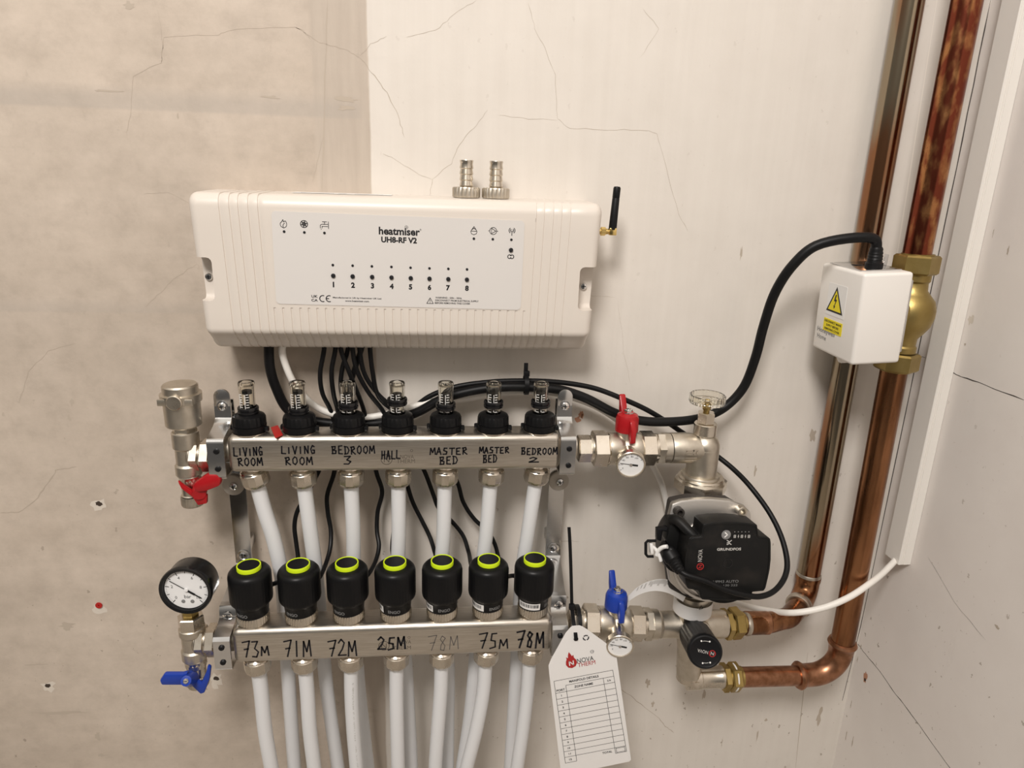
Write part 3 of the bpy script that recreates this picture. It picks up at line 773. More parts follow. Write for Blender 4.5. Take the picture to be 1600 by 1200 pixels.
# ------------------------------------------------------------------ handwriting
GL = {'L': [[(.12, 1), (.05, .04), (.72, .0)]], 'I': [[(.3, .85), (.28, .03)]], 'V': [[(0, 1), (.32, 0), (.68, .95)]],
      'N': [[(.02, 0), (.06, .95), (.58, .05), (.66, 1)]], 'G': [[(.7, .85), (.4, 1), (.08, .55), (.3, .02), (.66, .08), (.7, .42), (.38, .45)]],
      'R': [[(.12, 0), (.14, .95)], [(0, .9), (.5, .98), (.6, .7), (.14, .45), (.72, 0)]], 'O': [[(.36, .98), (.08, .7), (.1, .2), (.4, .0), (.68, .35), (.62, .85), (.36, .98)]],
      'M': [[(0, 0), (.1, .95), (.38, .3), (.7, 1), (.8, .02)]], 'B': [[(.12, 0), (.12, .95)], [(0, .92), (.55, .95), (.5, .62), (.14, .5), (.65, .38), (.6, .05), (.02, .02)]],
      'E': [[(.65, 1), (.12, .95), (.1, .05), (.68, .02)], [(.1, .5), (.5, .52)]], 'D': [[(.14, 0), (.12, .98)], [(0, 1), (.5, .92), (.72, .5), (.5, .08), (.0, .02)]],
      'H': [[(.1, 1), (.05, 0)], [(.6, 1), (.58, 0)], [(.06, .48), (.6, .54)]], 'A': [[(0, 0), (.36, 1), (.66, 0)], [(.12, .38), (.56, .4)]],
      'S': [[(.62, .95), (.2, .95), (.12, .6), (.58, .42), (.5, .05), (0, .03)]], 'T': [[(0, .98), (.8, 1)], [(.4, 1), (.36, 0)]],
      '3': [[(.05, .98), (.66, 1), (.3, .56), (.68, .34), (.45, .02), (0, .05)]], '2': [[(.05, .78), (.32, 1), (.62, .78), (.4, .4), (.0, .03), (.78, .04)]],
      '7': [[(0, .92), (.78, 1), (.3, 0)], [(.15, .48), (.62, .52)]], '1': [[(.34, 1), (.28, 0)]], '5': [[(.7, 1), (.24, .98), (.16, .56), (.55, .5), (.58, .12), (.05, .02)]],
      '8': [[(.58, .85), (.3, 1), (.12, .78), (.55, .35), (.45, .02), (.14, .08), (.2, .4), (.58, .85)]]}


def hand(mb, s, a, b, w=1.5, m=None, low=None):
    """marker writing filling the box from its top-left corner a to its bottom-right corner b; low = letters written small"""
    a, b = V(a), V(b); n = len(s); cell = (b.x - a.x) / (n - 0.12); H = a.z - b.z
    for i, ch in enumerate(s):
        hh = H * (0.62 if low and i in low else 1.0) * random.uniform(.92, 1.04); dz = H * random.uniform(-.05, .06)
        mb.strokes(GL[ch], (a.x + cell * i, a.y, b.z + dz), XP, ZP, w, m or M['pen'], sc=cell * 1.02, scy=hh)


def squircle(hy, hz, r, seg=6): return rrect(hy, hz, r, seg)


def manifold_bar(root, x0, x1, y0, y1, z0, z1, r, endr):
    """hollow rounded bar lying along X"""
    mb = MB(); w, h = y1 - y0, z1 - z0; cy, cz = (y0 + y1) / 2, (z0 + z1) / 2; rows = []
    for x, ins in [(x0 + endr * (1 - math.sin(math.pi / 2 * k / 6)), endr * (1 - math.cos(math.pi / 2 * k / 6))) for k in range(6, -1, -1)][::-1]:
        rows.append((x, ins))
    rows = sorted(rows); rows += [(x1 + x0 - x, ins) for x, ins in rows][::-1]
    vs = []; N = 0
    for x, ins in rows:
        L = rrect(w - 2 * ins, h - 2 * ins, max(r - ins * 0.6, 1.5), 6); N = len(L)
        vs += [(x, cy + p[0], cz + p[1]) for p in L]
    fs = [(i * N + j, i * N + (j + 1) % N, (i + 1) * N + (j + 1) % N, (i + 1) * N + j) for i in range(len(rows) - 1) for j in range(N)]
    fs += [tuple(range(N)), tuple((len(rows) - 1) * N + j for j in range(N))]
    mb.add(vs, fs, M['steel'])
    for xa, xb in ((x0 - 20, x0 + 1), (x1 - 1, x1 + 18)): mb.cyl((xa, cy, cz), XP, 13.5, xb - xa, M['nickel_matt'], 36)
    return mb


PITCH = 50.4
PX_U = [PITCH * (i - 3) for i in range(7)]
PX_L = [50.2 * (i - 3) - 3.2 for i in range(7)]
UY, LY = -61.0, -96.0

mu = thing('manifold', (0, UY, -35), 'upper brushed steel manifold bar with room names handwritten in black marker', 'manifold', 'underfloor heating manifold bars')
mb = manifold_bar(mu, -171, 173.5, -78.5, -44, -34, 6, 6.5, 7)
for s, a, b, kw in (('LIVING', (-164.2, -78.5, -5.2), (-135.3, -78.5, -14.5), {}), ('ROOM', (-160.8, -78.5, -17.1), (-136.1, -78.5, -25.8), {}), ('LIVING', (-116.9, -78.5, -4.1), (-82.9, -78.5, -12.9), {}), ('ROOM', (-113.8, -78.5, -16.1), (-86.1, -78.5, -25.0), {}),
                    ('BEDROOM', (-66.4, -78.5, -4.5), (-22.6, -78.5, -13.4), {}), ('3', (-54.6, -78.5, -16.7), (-45.8, -78.5, -25.4), {}), ('HALL', (-15.9, -78.5, -9.9), (3.6, -78.5, -19.4), {}),
                    ('MASTER', (34.2, -78.5, -7.5), (73.7, -78.5, -15.0), {}), ('BED', (44.2, -78.5, -16.9), (63.7, -78.5, -25.9), {}), ('MASTER', (85.7, -78.5, -7.2), (117.7, -78.5, -14.0), {}), ('BED', (89.9, -78.5, -15.9), (105.0, -78.5, -24.8), {}),
                    ('BEDROOM', (130.4, -78.5, -8.2), (169.2, -78.5, -15.9), {}), ('2', (139.0, -78.5, -18.6), (150.3, -78.5, -24.6), {})):
    hand(mb, s, a, b, **kw)


def etch_logo(mb, a, n, t, reg):
    mb.strokes([circ(0, 0, 5.6, 20), [(-2.4, -2.8), (-2.4, 2.8), (2.4, -2.8), (2.4, 2.8)]], a, XP, ZP, 0.8, M['etch'], lift=0.08)
    mb.text('NOVA', n, XP, ZP, M['etch'], w=14, h=4.4, lift=0.08); mb.text('THERM', t, XP, ZP, M['etch'], w=19, h=4.4, lift=0.08)
    mb.strokes([circ(0, 0, 1.3, 10)], reg, XP, ZP, 0.4, M['etch'], lift=0.08)


etch_logo(mb, (-10.9, -78.5, -20.0), (10.3, -78.5, -17.0), (8.9, -78.5, -22.0), (15.0, -78.5, -10.2))
mb.build('bar', mu)
ml = thing('manifold', (0, LY, -239), 'lower brushed steel manifold bar with pipe lengths such as 73M handwritten in marker', 'manifold', 'underfloor heating manifold bars')
mb = manifold_bar(ml, -173, 168.5, -113.5, -79, -238.5, -197, 6.5, 7)
for s, a, b, kw in (('73M', (-162.1, -113.5, -209.8), (-135.4, -113.5, -229.4), dict(low=(2,))), ('71M', (-119.7, -113.5, -210.8), (-91.7, -113.5, -231.4), dict(low=())), ('72M', (-74.1, -113.5, -212.8), (-44.0, -113.5, -232.7), {}), ('25M', (-21.7, -113.5, -210.2), (8.0, -113.5, -226.9), dict(w=2.1)),
                    ('78M', (32.1, -113.5, -211.6), (65.4, -113.5, -230.2), dict(w=0.95, m=M['ink_faint'])), ('75M', (87.4, -113.5, -209.8), (119.5, -113.5, -230.2), dict(low=(2,))), ('78M', (128.7, -113.5, -209.9), (159.4, -113.5, -231.1), dict(w=2.2))):
    hand(mb, s, a, b, **{**dict(w=1.75), **kw})
etch_logo(mb, (-15.2, -113.5, -221.8), (6.7, -113.5, -217.9), (3.9, -113.5, -225.1), (11.6, -113.5, -212.4))
mb.build('bar', ml)

# compression nuts under both bars; pipes hang out of them
up_paths = [
    [(-148.6, -61.0, -58.3), (-142.7, -61.0, -87.0), (-136.1, -61.0, -118.0), (-130.1, -62.0, -165.2), (-130.4, -62.0, -248.6), (-131.1, -62.0, -319.2), (-131.8, -62.0, -432.1), (-132.1, -60.0, -567.7)],
    [(-98.9, -61.0, -59.1), (-96.3, -61.0, -111.1), (-93.1, -60.0, -167.6), (-91.2, -58.0, -253.3), (-89.0, -56.0, -326.6), (-81.4, -54.0, -443.9), (-73.4, -52.0, -582.7)],
    [(-48.5, -61.0, -59.8), (-50.4, -60.0, -112.7), (-52.0, -58.0, -170.1), (-53.3, -52.0, -295.2), (-45.2, -50.0, -450.5), (-36.7, -50.0, -588.5)],
    [(0.6, -61.0, -60.5), (-0.9, -61.0, -113.2), (-2.5, -61.0, -169.7), (4.5, -61.0, -290.7), (7.3, -61.0, -364.8), (9.6, -61.0, -442.9), (9.7, -60.0, -580.3)],
    [(51.1, -61.0, -61.3), (48.5, -61.0, -114.3), (46.4, -61.0, -171.2), (54.2, -60.0, -293.9), (54.5, -60.0, -368.5), (54.1, -60.0, -447.1), (53.8, -60.0, -584.2)],
    [(100.2, -61.0, -62.0), (96.4, -61.0, -115.4), (91.7, -61.0, -172.6), (86.2, -62.0, -293.8), (81.1, -62.0, -368.2), (72.5, -62.0, -446.3), (60.5, -60.0, -584.8)],
    [(149.3, -61.0, -62.7), (143.5, -61.0, -116.4), (138.2, -61.0, -174.0), (136.3, -62.0, -296.1), (134.8, -62.0, -371.3), (133.2, -62.0, -450.5), (131.7, -60.0, -591.1)]]
lo_paths = [
    [(-153.1, -96.0, -267.4), (-152.5, -96.0, -288.7), (-152.1, -96.0, -341.1), (-149.0, -95.0, -396.8), (-142.5, -90.0, -529.8)],
    [(-103.1, -96.0, -269.9), (-102.8, -96.0, -291.3), (-102.8, -96.0, -344.1), (-100.8, -95.0, -400.2), (-97.6, -90.0, -533.8)],
    [(-54.7, -96.0, -270.6), (-54.4, -96.0, -293.9), (-54.1, -96.0, -347.1), (-52.5, -95.0, -403.5), (-50.6, -90.0, -537.9)],
    [(-3.8, -96.0, -271.4), (-4.3, -96.0, -296.5), (-4.4, -96.0, -350.1), (-4.3, -95.0, -406.9), (-3.7, -90.0, -542.1)],
    [(46.6, -96.0, -271.2), (45.6, -96.0, -299.1), (42.3, -96.0, -352.9), (39.3, -95.0, -409.9), (34.3, -90.0, -545.5)],
    [(96.5, -96.0, -271.9), (94.4, -96.0, -301.7), (87.1, -96.0, -355.7), (76.6, -95.0, -412.5), (55.1, -88.0, -549.8)],
    [(147.5, -96.0, -272.6), (145.7, -96.0, -304.4), (142.4, -96.0, -359.0), (137.6, -95.0, -416.7), (129.6, -90.0, -553.9)]]
UP_W = ['the leftmost LIVING ROOM', 'the second LIVING ROOM', 'BEDROOM 3', 'HALL', 'the left MASTER BED', 'the right MASTER BED', 'BEDROOM 2']
LO_W = ['73M', '71M', '72M', '25M', 'the faint 78M', '75M', 'the bold 78M']


def nut(root, top, path):
    d = (V(path[1]) - V(path[0])).normalized()
    k = MB(); k.lathe(top, ZN, [(0, -2), (10.2, -2), (10.2, 3), (11.6, 3.4), (13.4, 5.2), (13.6, 7), (0, 7)], M['nickel_bright'], 36)
    o = V(top) + V((0, 0, -6.5))
    k.lathe(o, d, [(0, 0), (13.6, 0), (14.3, 1), (14.3, 11.5), (13.6, 13.5), (12.2, 15.5), (9, 17), (8.2, 17.2), (0, 17.2)], M['nickel'], 12, ref=XP, phase=math.pi / 12)
    k.build('compression_nut', root, 25)
    return o + d * 12


for i in range(7):
    e0 = nut(mu, (PX_U[i], UY, -33.5), up_paths[i])
    k = MB(); k.tube([e0] + [V(p) for p in up_paths[i][1:]], 8.0, M['pex'], 20, 8)
    solo(k, 'heating_pipe', 'white plastic pipe dropping from the upper bar under %s' % UP_W[i], 'pipe', 'white pipes from the upper manifold bar')
for i in range(7):
    e0 = nut(ml, (PX_L[i], LY, -238), lo_paths[i])
    k = MB(); pth = [e0] + [V(p) for p in lo_paths[i][1:]]; k.tube(pth, 8.0, M['pex'], 20, 8)
    if i == 2:
        sp = smooth_path(pth, 8)
        for j in range(4, len(sp) - 8):      # worn line of print down the front of the pipe, no longer readable
            c, d_ = sp[j], sp[j + 1] - sp[j]
            for f_ in (0.1, 0.4, 0.7):
                if random.random() < 0.75:
                    q_ = c + d_ * f_ + V((2.0 + random.uniform(-0.3, 0.3), -7.95, 0)); h_ = d_.normalized() * random.uniform(0.5, 1.3)
                    k.add([q_, q_ + V((1.3, 0.15, 0)), q_ + V((1.3, 0.15, 0)) + h_, q_ + h_], [(0, 1, 2, 3)], M['light_print'])
    solo(k, 'heating_pipe', 'white plastic pipe dropping from the lower bar under %s' % LO_W[i], 'pipe', 'white pipes from the lower manifold bar')

# ------------------------------------------------------------------ flow meters on the upper bar
ring_z = [23.2, 23.2, 28.5, 32.5, 27.5, 29.5, 30.0]
for i in range(7):
    o = V((PX_U[i], UY, 6)); q = lambda z: o + V((0, 0, z))
    t = thing('flow_meter', o, 'clear topped black flow meter standing on the upper bar above %s' % UP_W[i], 'flow meter', 'flow meters on the upper manifold bar')
    k = MB(); k.lathe(q(-0.6), ZP, [(0, 0), (16.6, 0), (16.9, 1.0), (0, 1.0)], M['nickel_bright'], 36); k.build('seat_ring', t)
    k = MB()
    k.lathe(q(0.3), ZP, [(0, 0), (15.6, 0), (16.6, 1), (17.0, 7.0), (17.0, 7.3), (16.2, 7.6), (16.8, 8.2), (16.6, 15), (15.4, 17.2), (12.5, 18.8), (10.6, 19.3), (8.3, 19.5), (8.3, 6), (0, 6)], M['cap_black'], 120, rib=(20, 0.9, 8.3, 17))
    for sgn in (-1, 1):
        k.box(q(3.4) + V((sgn * 17.8, -3 * sgn, 0)), (4.4, 5.5, 5.5), M['cap_black'], 1.2)
    k.build('cap', t)
    k = MB(); k.lathe(q(5.6), ZP, [(0, 0), (7.6, 0), (7.9, 40), (8.2, 44), (8.2, 46.4), (7.6, 47.6), (5.4, 47.8), (4.4, 47.2), (4.4, 45), (5.6, 43.5), (5.6, 2), (0, 2)], M['clear'], 28)
    k.build('sight_glass', t)
    k = MB(); fz = 0 if i > 1 else 3
    k.cyl(q(10), ZP, 1.9, 30 + fz, M['black'], 10); k.lathe(q(38 + fz), ZP, [(0, 0), (4.9, 0), (4.9, 3.5), (0, 3.5)], M['black'], 20)
    k.build('float', t)
    k = MB()
    for j in range(8):
        z = 22.5 + j * 2.7; w = 4.2 if j % 2 == 0 else 3.0
        for a in (-0.55, 0.25):
            c = q(z) + V((math.sin(a) * 8.1, -math.cos(a) * 8.1, 0)); k.box(c, (w * 0.8, 0.25, 0.6), M['label_white'], R=Matrix.Rotation(a, 3, 'Z'))
    for a in (-0.85, -0.05):
        c = q(32) + V((math.sin(a) * 8.1, -math.cos(a) * 8.1, 0)); k.box(c, (0.55, 0.25, 19), M['label_white'], R=Matrix.Rotation(a, 3, 'Z'))
    k.build('scale', t)
    z = ring_z[i]
    k = MB(); k.lathe(q(z - 3.6), ZP, [(8.25, 0), (10.0, 0), (10.4, 1), (10.4, 2.6), (9.5, 3.2), (9.5, 3.8), (10.4, 4.4), (10.4, 6.2), (10.0, 7), (8.25, 7), (8.25, 0)], M['black_gloss'], 32); k.build('memory_ring', t)

# red sticker
k = MB(); sq = [(-132.6, -51.5, 6.1), (-126.9, -44.8, 6.1), (-115.2, -74.3, 6.1), (-120.8, -83.2, 6.1)]
k.prism(sq, (0, 0, 0.3), M['red_label']); solo(k, 'sticker', 'small red sticker on top of the upper bar between the two left flow meters', 'sticker')

# ------------------------------------------------------------------ actuators on the lower bar
eng = [-25, -23, -29, -2, 8, 24, 62]
act_w = ['73M', '71M', '72M', '25M', 'the faint 78M', '75M', 'the bold 78M']
for i in range(7):
    o = V((PX_L[i], LY, -197))
    t = thing('valve_actuator', o, 'black ribbed actuator with lime ring on the lower bar above %s' % act_w[i], 'actuator', 'black actuators on the lower manifold bar')
    k = MB(); k.lathe(o + V((0, 0, -0.8)), ZP, [(0, 0), (14.4, 0), (14.6, 2.5), (16.6, 3), (17.0, 3.6), (17.0, 10.6), (16.4, 11.6), (0, 11.6)], M['nickel'], 144, rib=(36, 0.8, 3.2, 11)); k.build('knurled_nut', t)
    k = MB()
    k.lathe(o, ZP, [(0, 10.2), (15.4, 10.2), (16.3, 11.0), (17.2, 21.5), (18.4, 23), (21.4, 27), (21.9, 29.5), (21.9, 56), (21.2, 59), (19.4, 61.3), (17, 62.4), (12.2, 63.0), (0, 63.0)], M['cap_black'], 160, rib=(40, 0.5, 28.5, 55))
    a0 = math.radians(eng[i])

    def wrap(x, z, r=19.0, zc=23.4, a=a0):
        rr = 16.4 + (zc + z - 16) * 0.42 if False else r
        an_ = a + x / rr; return o + V((math.sin(an_) * rr, -math.cos(an_) * rr, zc + z))
    def wrap_s(x, z):
        zz = 15.8 + z
        rr = 16.3 + (zz - 11) * 0.0857 + 0.25
        an_ = a0 + x / 17.5; return o + V((math.sin(an_) * rr, -math.cos(an_) * rr, zz))
    k.text('ENGO', o, XP, ZP, M['grey_print'], w=13.5, h=3.8, bold=0.02, fn=wrap_s)
    k.build('body', t)
    k = MB(); k.lathe(o, ZP, [(10.9, 62.6), (12.2, 62.6), (12.2, 67.2), (12.0, 67.5), (11.1, 67.5), (10.9, 67.2), (10.9, 62.6)], M['lime'], 48); k.build('lime_ring', t)
    k = MB(); k.lathe(o, ZP, [(0, 62.5), (10.85, 62.5), (10.85, 66.9), (10.5, 67.2), (0, 67.2)], M['black'], 40); k.build('indicator_disc', t)
    if i >= 3:
        k = MB(); aL = a0 - math.radians(86); vs = []; fs = []; zz = [12.6, 14.6, 16.6, 18.6, 20.8]; rr = [16.3 + (z_ - 11) * 0.0857 for z_ in zz]
        rr = [r + 0.35 for r in rr]
        na = 9
        for zi in range(5):
            for ai in range(na):
                a = aL + (ai / (na - 1) - 0.5) * 1.5; vs.append(o + V((math.sin(a) * rr[zi], -math.cos(a) * rr[zi], zz[zi])))
        for zi in range(4):
            for ai in range(na - 1): fs.append((zi * na + ai, zi * na + ai + 1, (zi + 1) * na + ai + 1, (zi + 1) * na + ai))
        k.add(vs, fs, M['label_white'])
        rnd = random.Random(i)
        x = -0.62
        while x < 0.6:
            w = rnd.choice((0.015, 0.03, 0.045)); a1, a2 = aL + x, aL + x + w
            zlo, zhi = 15.4, 19.6; r0, r1 = 17.15, 17.55
            k.add([o + V((math.sin(a) * r, -math.cos(a) * r, z)) for a, r, z in ((a1, r0, zlo), (a2, r0, zlo), (a2, r1, zhi), (a1, r1, zhi))], [(0, 1, 2, 3)], M['ink'])
            x += w + rnd.choice((0.02, 0.035))
        k.build('barcode_label', t)

# ------------------------------------------------------------------ mounting brackets
def bracket(xu, xl, side):
    t = thing('mounting_bracket', (xu, 0, -100), 'zinc plated mounting bracket holding the %s end of both manifold bars' % side, 'bracket', 'zinc manifold brackets')
    W = V((16.5, 0, 0))
    k = MB()  # upper clamp: front strap, arm to the back, round-ended lug
    arc = [(-81.2, -36), (-81.2, 0)] + [(-81.2 + 4 * (1 - math.cos(a)), 0 + 4 * math.sin(a)) for a in (0.5, 1.0, 1.4)] + [(-58, 9), (-51, 12), (-48, 16), (-47.5, 32)]
    k.strip([(xu, y, z) for y, z in arc], W, 2.4, M['zinc'])
    k.prism([(xu + p[0], -46.4, 33 + p[1]) for p in [(-8.2, -6), (8.2, -6)] + circ(0, 6, 8.2, 14, 0, 180)], (0, -2.4, 0), M['zinc'], 0.5)
    k.strip([(xu, -81.2, -36), (xu, -80, -37.5), (xu, -44, -37.5)], W, 2.4, M['zinc'])
    k.strip([(xu, -44, -37.5), (xu, -41.5, -30), (xu, -41.5, 8), (xu, -44, 14)], W, 2.4, M['zinc'])
    k.build('upper_clamp', t)
    for z in (-8, -27):
        b = MB(); b.lathe((xu + 1, -82.2, z), YN, [(0, 0), (3.0, 0), (3.0, 1.2), (2.2, 2.2), (0, 2.4)], M['black'], 18); b.build('rivet', t)
    b = MB(); b.lathe((xu, -48.6, 29), YN, [(0, 0), (5.6, 0), (5.6, 1.4), (0, 1.4)], M['zinc'], 24); b.lathe((xu, -50, 29), YN, [(0, 0), (4.4, 0), (4.2, 1.6), (2.6, 2.6), (0, 2.9)], M['chrome'], 20)
    for r_ in (0, 1): b.box((xu, -52.7, 29), (4.6 if r_ else 1.0, 0.6, 1.0 if r_ else 4.6), M['ink'])
    b.build('screw', t)
    k = MB()  # rail standing off the wall
    k.strip([(xu, -40, 34), (xu, -38, 10), (xu, -30, -40), (xu, -24, -56), (xu, -24, -172)], V((18, 0, 0)), 2.4, M['zinc'])
    k.box((xu - 1, -12, -67), (19, 23, 16), M['zinc'], 2); k.box((xu, -12, -150), (16, 23, 14), M['zinc'], 2)
    k.build('rail', t)
    b = MB(); b.lathe((xu - 3.5 if xu < 0 else xu + 2, -25.4, -71), YN, [(0, 0), (11.8, 0), (11.8, 2.2), (11.2, 3), (0, 3)], M['washer'], 40); b.build('rubber_washer', t)
    for x_, z_, y_ in ((xu - 2.5 if xu < 0 else xu + 3, -71, -28.4), (xu, -160, -25.4)):
        b = MB(); b.lathe((x_, y_, z_), YN, [(0, 0), (7.4 if z_ < -100 else 4.4, 0), (7.0 if z_ < -100 else 4.2, 1.0), (4.4, 1.2), (4.0, 2.6), (2.4, 3.4), (0, 3.6)], M['zinc'], 24)
        for r_ in (0, 1): b.box((x_, y_ - 3.5, z_), (4.2 if r_ else 0.9, 0.6, 0.9 if r_ else 4.2), M['ink'])
        b.build('screw', t)
    k = MB()  # lower clamp reaching forward
    dx = xl - xu
    pts = [(xu, -24, -170), (xu, -26, -173), (xu + dx * .3, -48, -178), (xu + dx * .6, -74, -184), (xu + dx * .6, -84, -186)]
    k.strip(pts, V((18, 0, 0)), 2.4, M['zinc'])
    k.strip([(xu + dx * .6, -82, -183.5), (xu + dx * .6, -88, -184), (xu + dx * .6, -90, -187), (xu + dx * .75, -91, -196), (xu + dx * .9, -100, -201), (xl, -114, -204), (xl, -116.2, -207), (xl, -116.2, -240)], V((17, 0, 0)), 2.4, M['zinc'])
    k.strip([(xl, -116.2, -240), (xl, -115, -241.5), (xl, -78, -241.5)], V((17, 0, 0)), 2.4, M['zinc'])
    k.build('lower_clamp', t)
    for z in (-214, -232):
        b = MB(); b.lathe((xl, -117.3, z), YN, [(0, 0), (3.0, 0), (3.0, 1.2), (2.2, 2.2), (0, 2.4)], M['black'], 18); b.build('rivet', t)
    b = MB(); b.lathe((xu + dx * .68, -91.4, -193), YN, [(0, 0), (5.0, 0), (4.8, 1.5), (3.2, 2.4), (0, 2.7)], M['chrome'], 20)
    for r_ in (0, 1): b.box((xu + dx * .68, -94, -193), (4.6 if r_ else 1.0, 0.6, 1.0 if r_ else 4.6), M['ink'])
    b.build('screw', t)


bracket(-180.5, -182.0, 'left'); bracket(180, 176, 'right')

# ------------------------------------------------------------------ left end of the bars: drain tees, air vent, pressure gauge
def drain_tee(x, y, z0, bar_x, label, color, group, top=21.0, tilt=0.0):
    """vertical tee with a union to the bar on its right and a quarter-turn drain cock below; z0 = branch centre"""
    t = thing('drain_tee', (x, y, z0 - 60), label, 'drain valve', group)
    k = MB(); o = V((x, y, z0))
    k.lathe(o + V((0, 0, -20)), ZP, [(0, 0), (13.2, 0), (13.2, 10), (11.6, 12), (11.6, 28), (13.2, 30), (13.2, top + 20), (12, top + 21), (0, top + 21)], M['nickel_matt'], 40)
    k.cyl(o, XP, 11.5, 16, M['nickel_matt'], 36)
    k.build('tee_body', t)
    k = MB(); L = bar_x - x - 13
    k.lathe(o + V((1, 0, 0)), XP, [(0, 0), (11, 0), (14, 3.5), (14, 4), (0, 4)], M['nickel_matt'], 32)
    k.hex(o + V((5, 0, 0)), XP, 16.2, 8.5, M['nickel'], ref=ZP, phase=0.52)
    k.lathe(o + V((13, 0, 0)), XP, [(0, 0), (13.0, 0), (13.6, 0.8), (13.6, 2.0), (13.0, 2.8), (0, 2.8)], M['nickel'], 32)
    k.hex(o + V((15.5, 0, 0)), XP, 17.6, 9.5, M['nickel'], ref=ZP, phase=0.52)
    k.build('union_nut', t)
    k = MB(); k.lathe(o + V((0, 0, -21)), ZN, [(0, 0), (11.5, 0), (11.9, 1), (10.6, 3), (10.6, 6), (9.4, 7), (9.4, 22), (10.5, 23), (0, 23)], M['nickel'], 40)
    k.lathe(o + V((0, 0, -26)), ZN, [(0, 0), (11, 0), (11, 5), (0, 5)], M['nickel'], 48, rib=(16, 0.7, 0, 6))
    k.build('drain_cock', t)
    k = MB(); k.lathe(o + V((0, 0, -45)), ZN, [(0, 0), (11.0, 0), (11.4, 1), (11.4, 9.5), (10.6, 11), (6, 11), (4.4, 14), (0, 14)], M['nickel_matt'], 72, rib=(20, 0.8, 0.5, 10)); k.build('drain_cap', t)
    return t, o


def wing(mb, pts, depth, m, bev=1.0): mb.prism(pts, depth, m, bev)


LX, LXl = -215.5, -217.5
t, o = drain_tee(LX, -62, -20, -190, 'nickel drain tee with red handle left of the upper bar under the air vent', 'red', 'drain tees at the left end of the bars', top=26)
h = MB(); c = V((-196.7, -82.0, -44.2))
h.lathe(V((-205.9, -62.0, -53.4)), V((0.25, -1, -0.1)), [(0, 0), (6.5, 0), (7.5, 14), (6.5, 20), (0, 20)], M['red'], 28)
wing(h, [(-205.7, -84.0, -47.4), (-203.9, -84.0, -41.7), (-191.2, -84.0, -32.7), (-181.2, -84.0, -32.8), (-177.4, -84.0, -38.5), (-179.2, -84.0, -45.6), (-192.9, -84.0, -51.1), (-201.8, -84.0, -52.4)], (0, 9, 0), M['red'], 2.2)
h.build('handle', t)
h = MB(); wing(h, [(-221.9, -79.0, -41.6), (-218.5, -79.0, -45.2), (-207.5, -79.0, -54.7), (-194.5, -79.0, -57.8), (-195.4, -79.0, -67.3), (-204.5, -79.0, -69.3), (-209.2, -79.0, -59.8), (-219.0, -79.0, -50.2)], (0, 5, 0), M['red'], 1.2)
h.build('handle_wing', t)

t = thing('air_vent', (LX, -62, 6), 'nickel bottle shaped automatic air vent at the upper left, above the red handle', 'air vent')
k = MB(); k.hex((LX, -62, 6), ZP, 12.2, 6, M['nickel'], ref=XP); k.lathe((LX, -62, 11.5), ZP, [(0, 0), (12, 0), (16.4, 2.0), (17.4, 3.2), (17.6, 27), (19.6, 28), (19.8, 36), (17.0, 37), (17.0, 44), (15.6, 45.6), (0, 46)], M['nickel_matt'], 56)
k.build('vent_body', t)
k = MB(); k.cyl((LX, -78, 43), YN, 7.6, 4.6, M['nickel'], 32, 0.8)
k.prism([(LX + sx * 17, -77, 43 + sz) for sx, sz in ((-1, -4), (1, -4), (1, 3), (-1, 3))], (0, -2.4, 0), M['nickel_matt'], 0.8)
k.build('vent_plug', t)

t, o = drain_tee(LXl, -97, -219, -190, 'nickel drain tee with blue handle left of the lower bar under the pressure gauge', 'blue', 'drain tees at the left end of the bars', top=17)
h = MB(); g0, g1 = V((-222.2, -100.0, -263.2)), V((-218.1, -128.0, -245.6))
h.lathe(g0, g1 - g0, [(0, 0), (9.0, 0), (8.5, 12), (6.0, 24), (5.2, 29), (0, 29.5)], M['blue'], 28)
wing(h, [(-247.9, -118.0, -251.7), (-242.6, -118.0, -243.9), (-224.7, -118.0, -244.8), (-219.4, -118.0, -243.5), (-220.5, -118.0, -254.7), (-226.1, -118.0, -258.5), (-246.6, -118.0, -257.4)], (0, 6, 0), M['blue'], 1.6)
h.build('handle', t)
h = MB(); wing(h, [(-217.4, -112.0, -255.0), (-208.9, -112.0, -262.0), (-202.3, -112.0, -247.6), (-200.4, -112.0, -240.4), (-197.3, -112.0, -243.0), (-200.0, -112.0, -257.5), (-206.8, -112.0, -274.5), (-210.9, -112.0, -275.9), (-220.7, -112.0, -262.2)], (0, 5, 0), M['blue'], 1.2)
h.build('handle_wing', t)
k = MB(); gd = (g1 - g0).normalized(); k.lathe(g0 + gd * 29.3, gd, [(0, 0), (2.6, 0), (2.6, 1), (1.8, 1.8), (0, 1.9)], M['chrome'], 16); k.box(g0 + gd * 31.2, (2.8, .4, .6), M['ink']); k.build('screw', t)

# pressure gauge
gc = V((-211.4, -118.0, -145.0)); gax = V((-0.06, -1, 0.02)).normalized()
_, gu, gw = perp(gax, ZP); gx = gu.cross(gax); gx = -gx if gx.x < 0 else gx
t = thing('pressure_gauge', (LXl, -97, -186), 'round black cased pressure gauge with white bar dial at the lower left', 'gauge')
k = MB(); k.lathe(gc, -gax, [(22.6, 0), (25.6, -0.6), (26.4, 0.8), (26.4, 4), (25.2, 5), (25.0, 24), (23.8, 26.5), (20, 27.5), (0, 27.5)], M['black_gloss'], 64)
k.lathe(gc, -gax, [(22.6, 0), (22.2, 4.2), (0, 4.2)], M['black'], 56)
k.build('case', t)
k = MB(); dc = gc - gax * 3.6; k.cyl(dc - gax * 0.5, gax, 21.8, 0.5, M['dial'], 48)
dpt = lambda a, r: (-math.sin(math.radians(a)) * r, math.cos(math.radians(a)) * r)   # a measured from the top, anticlockwise
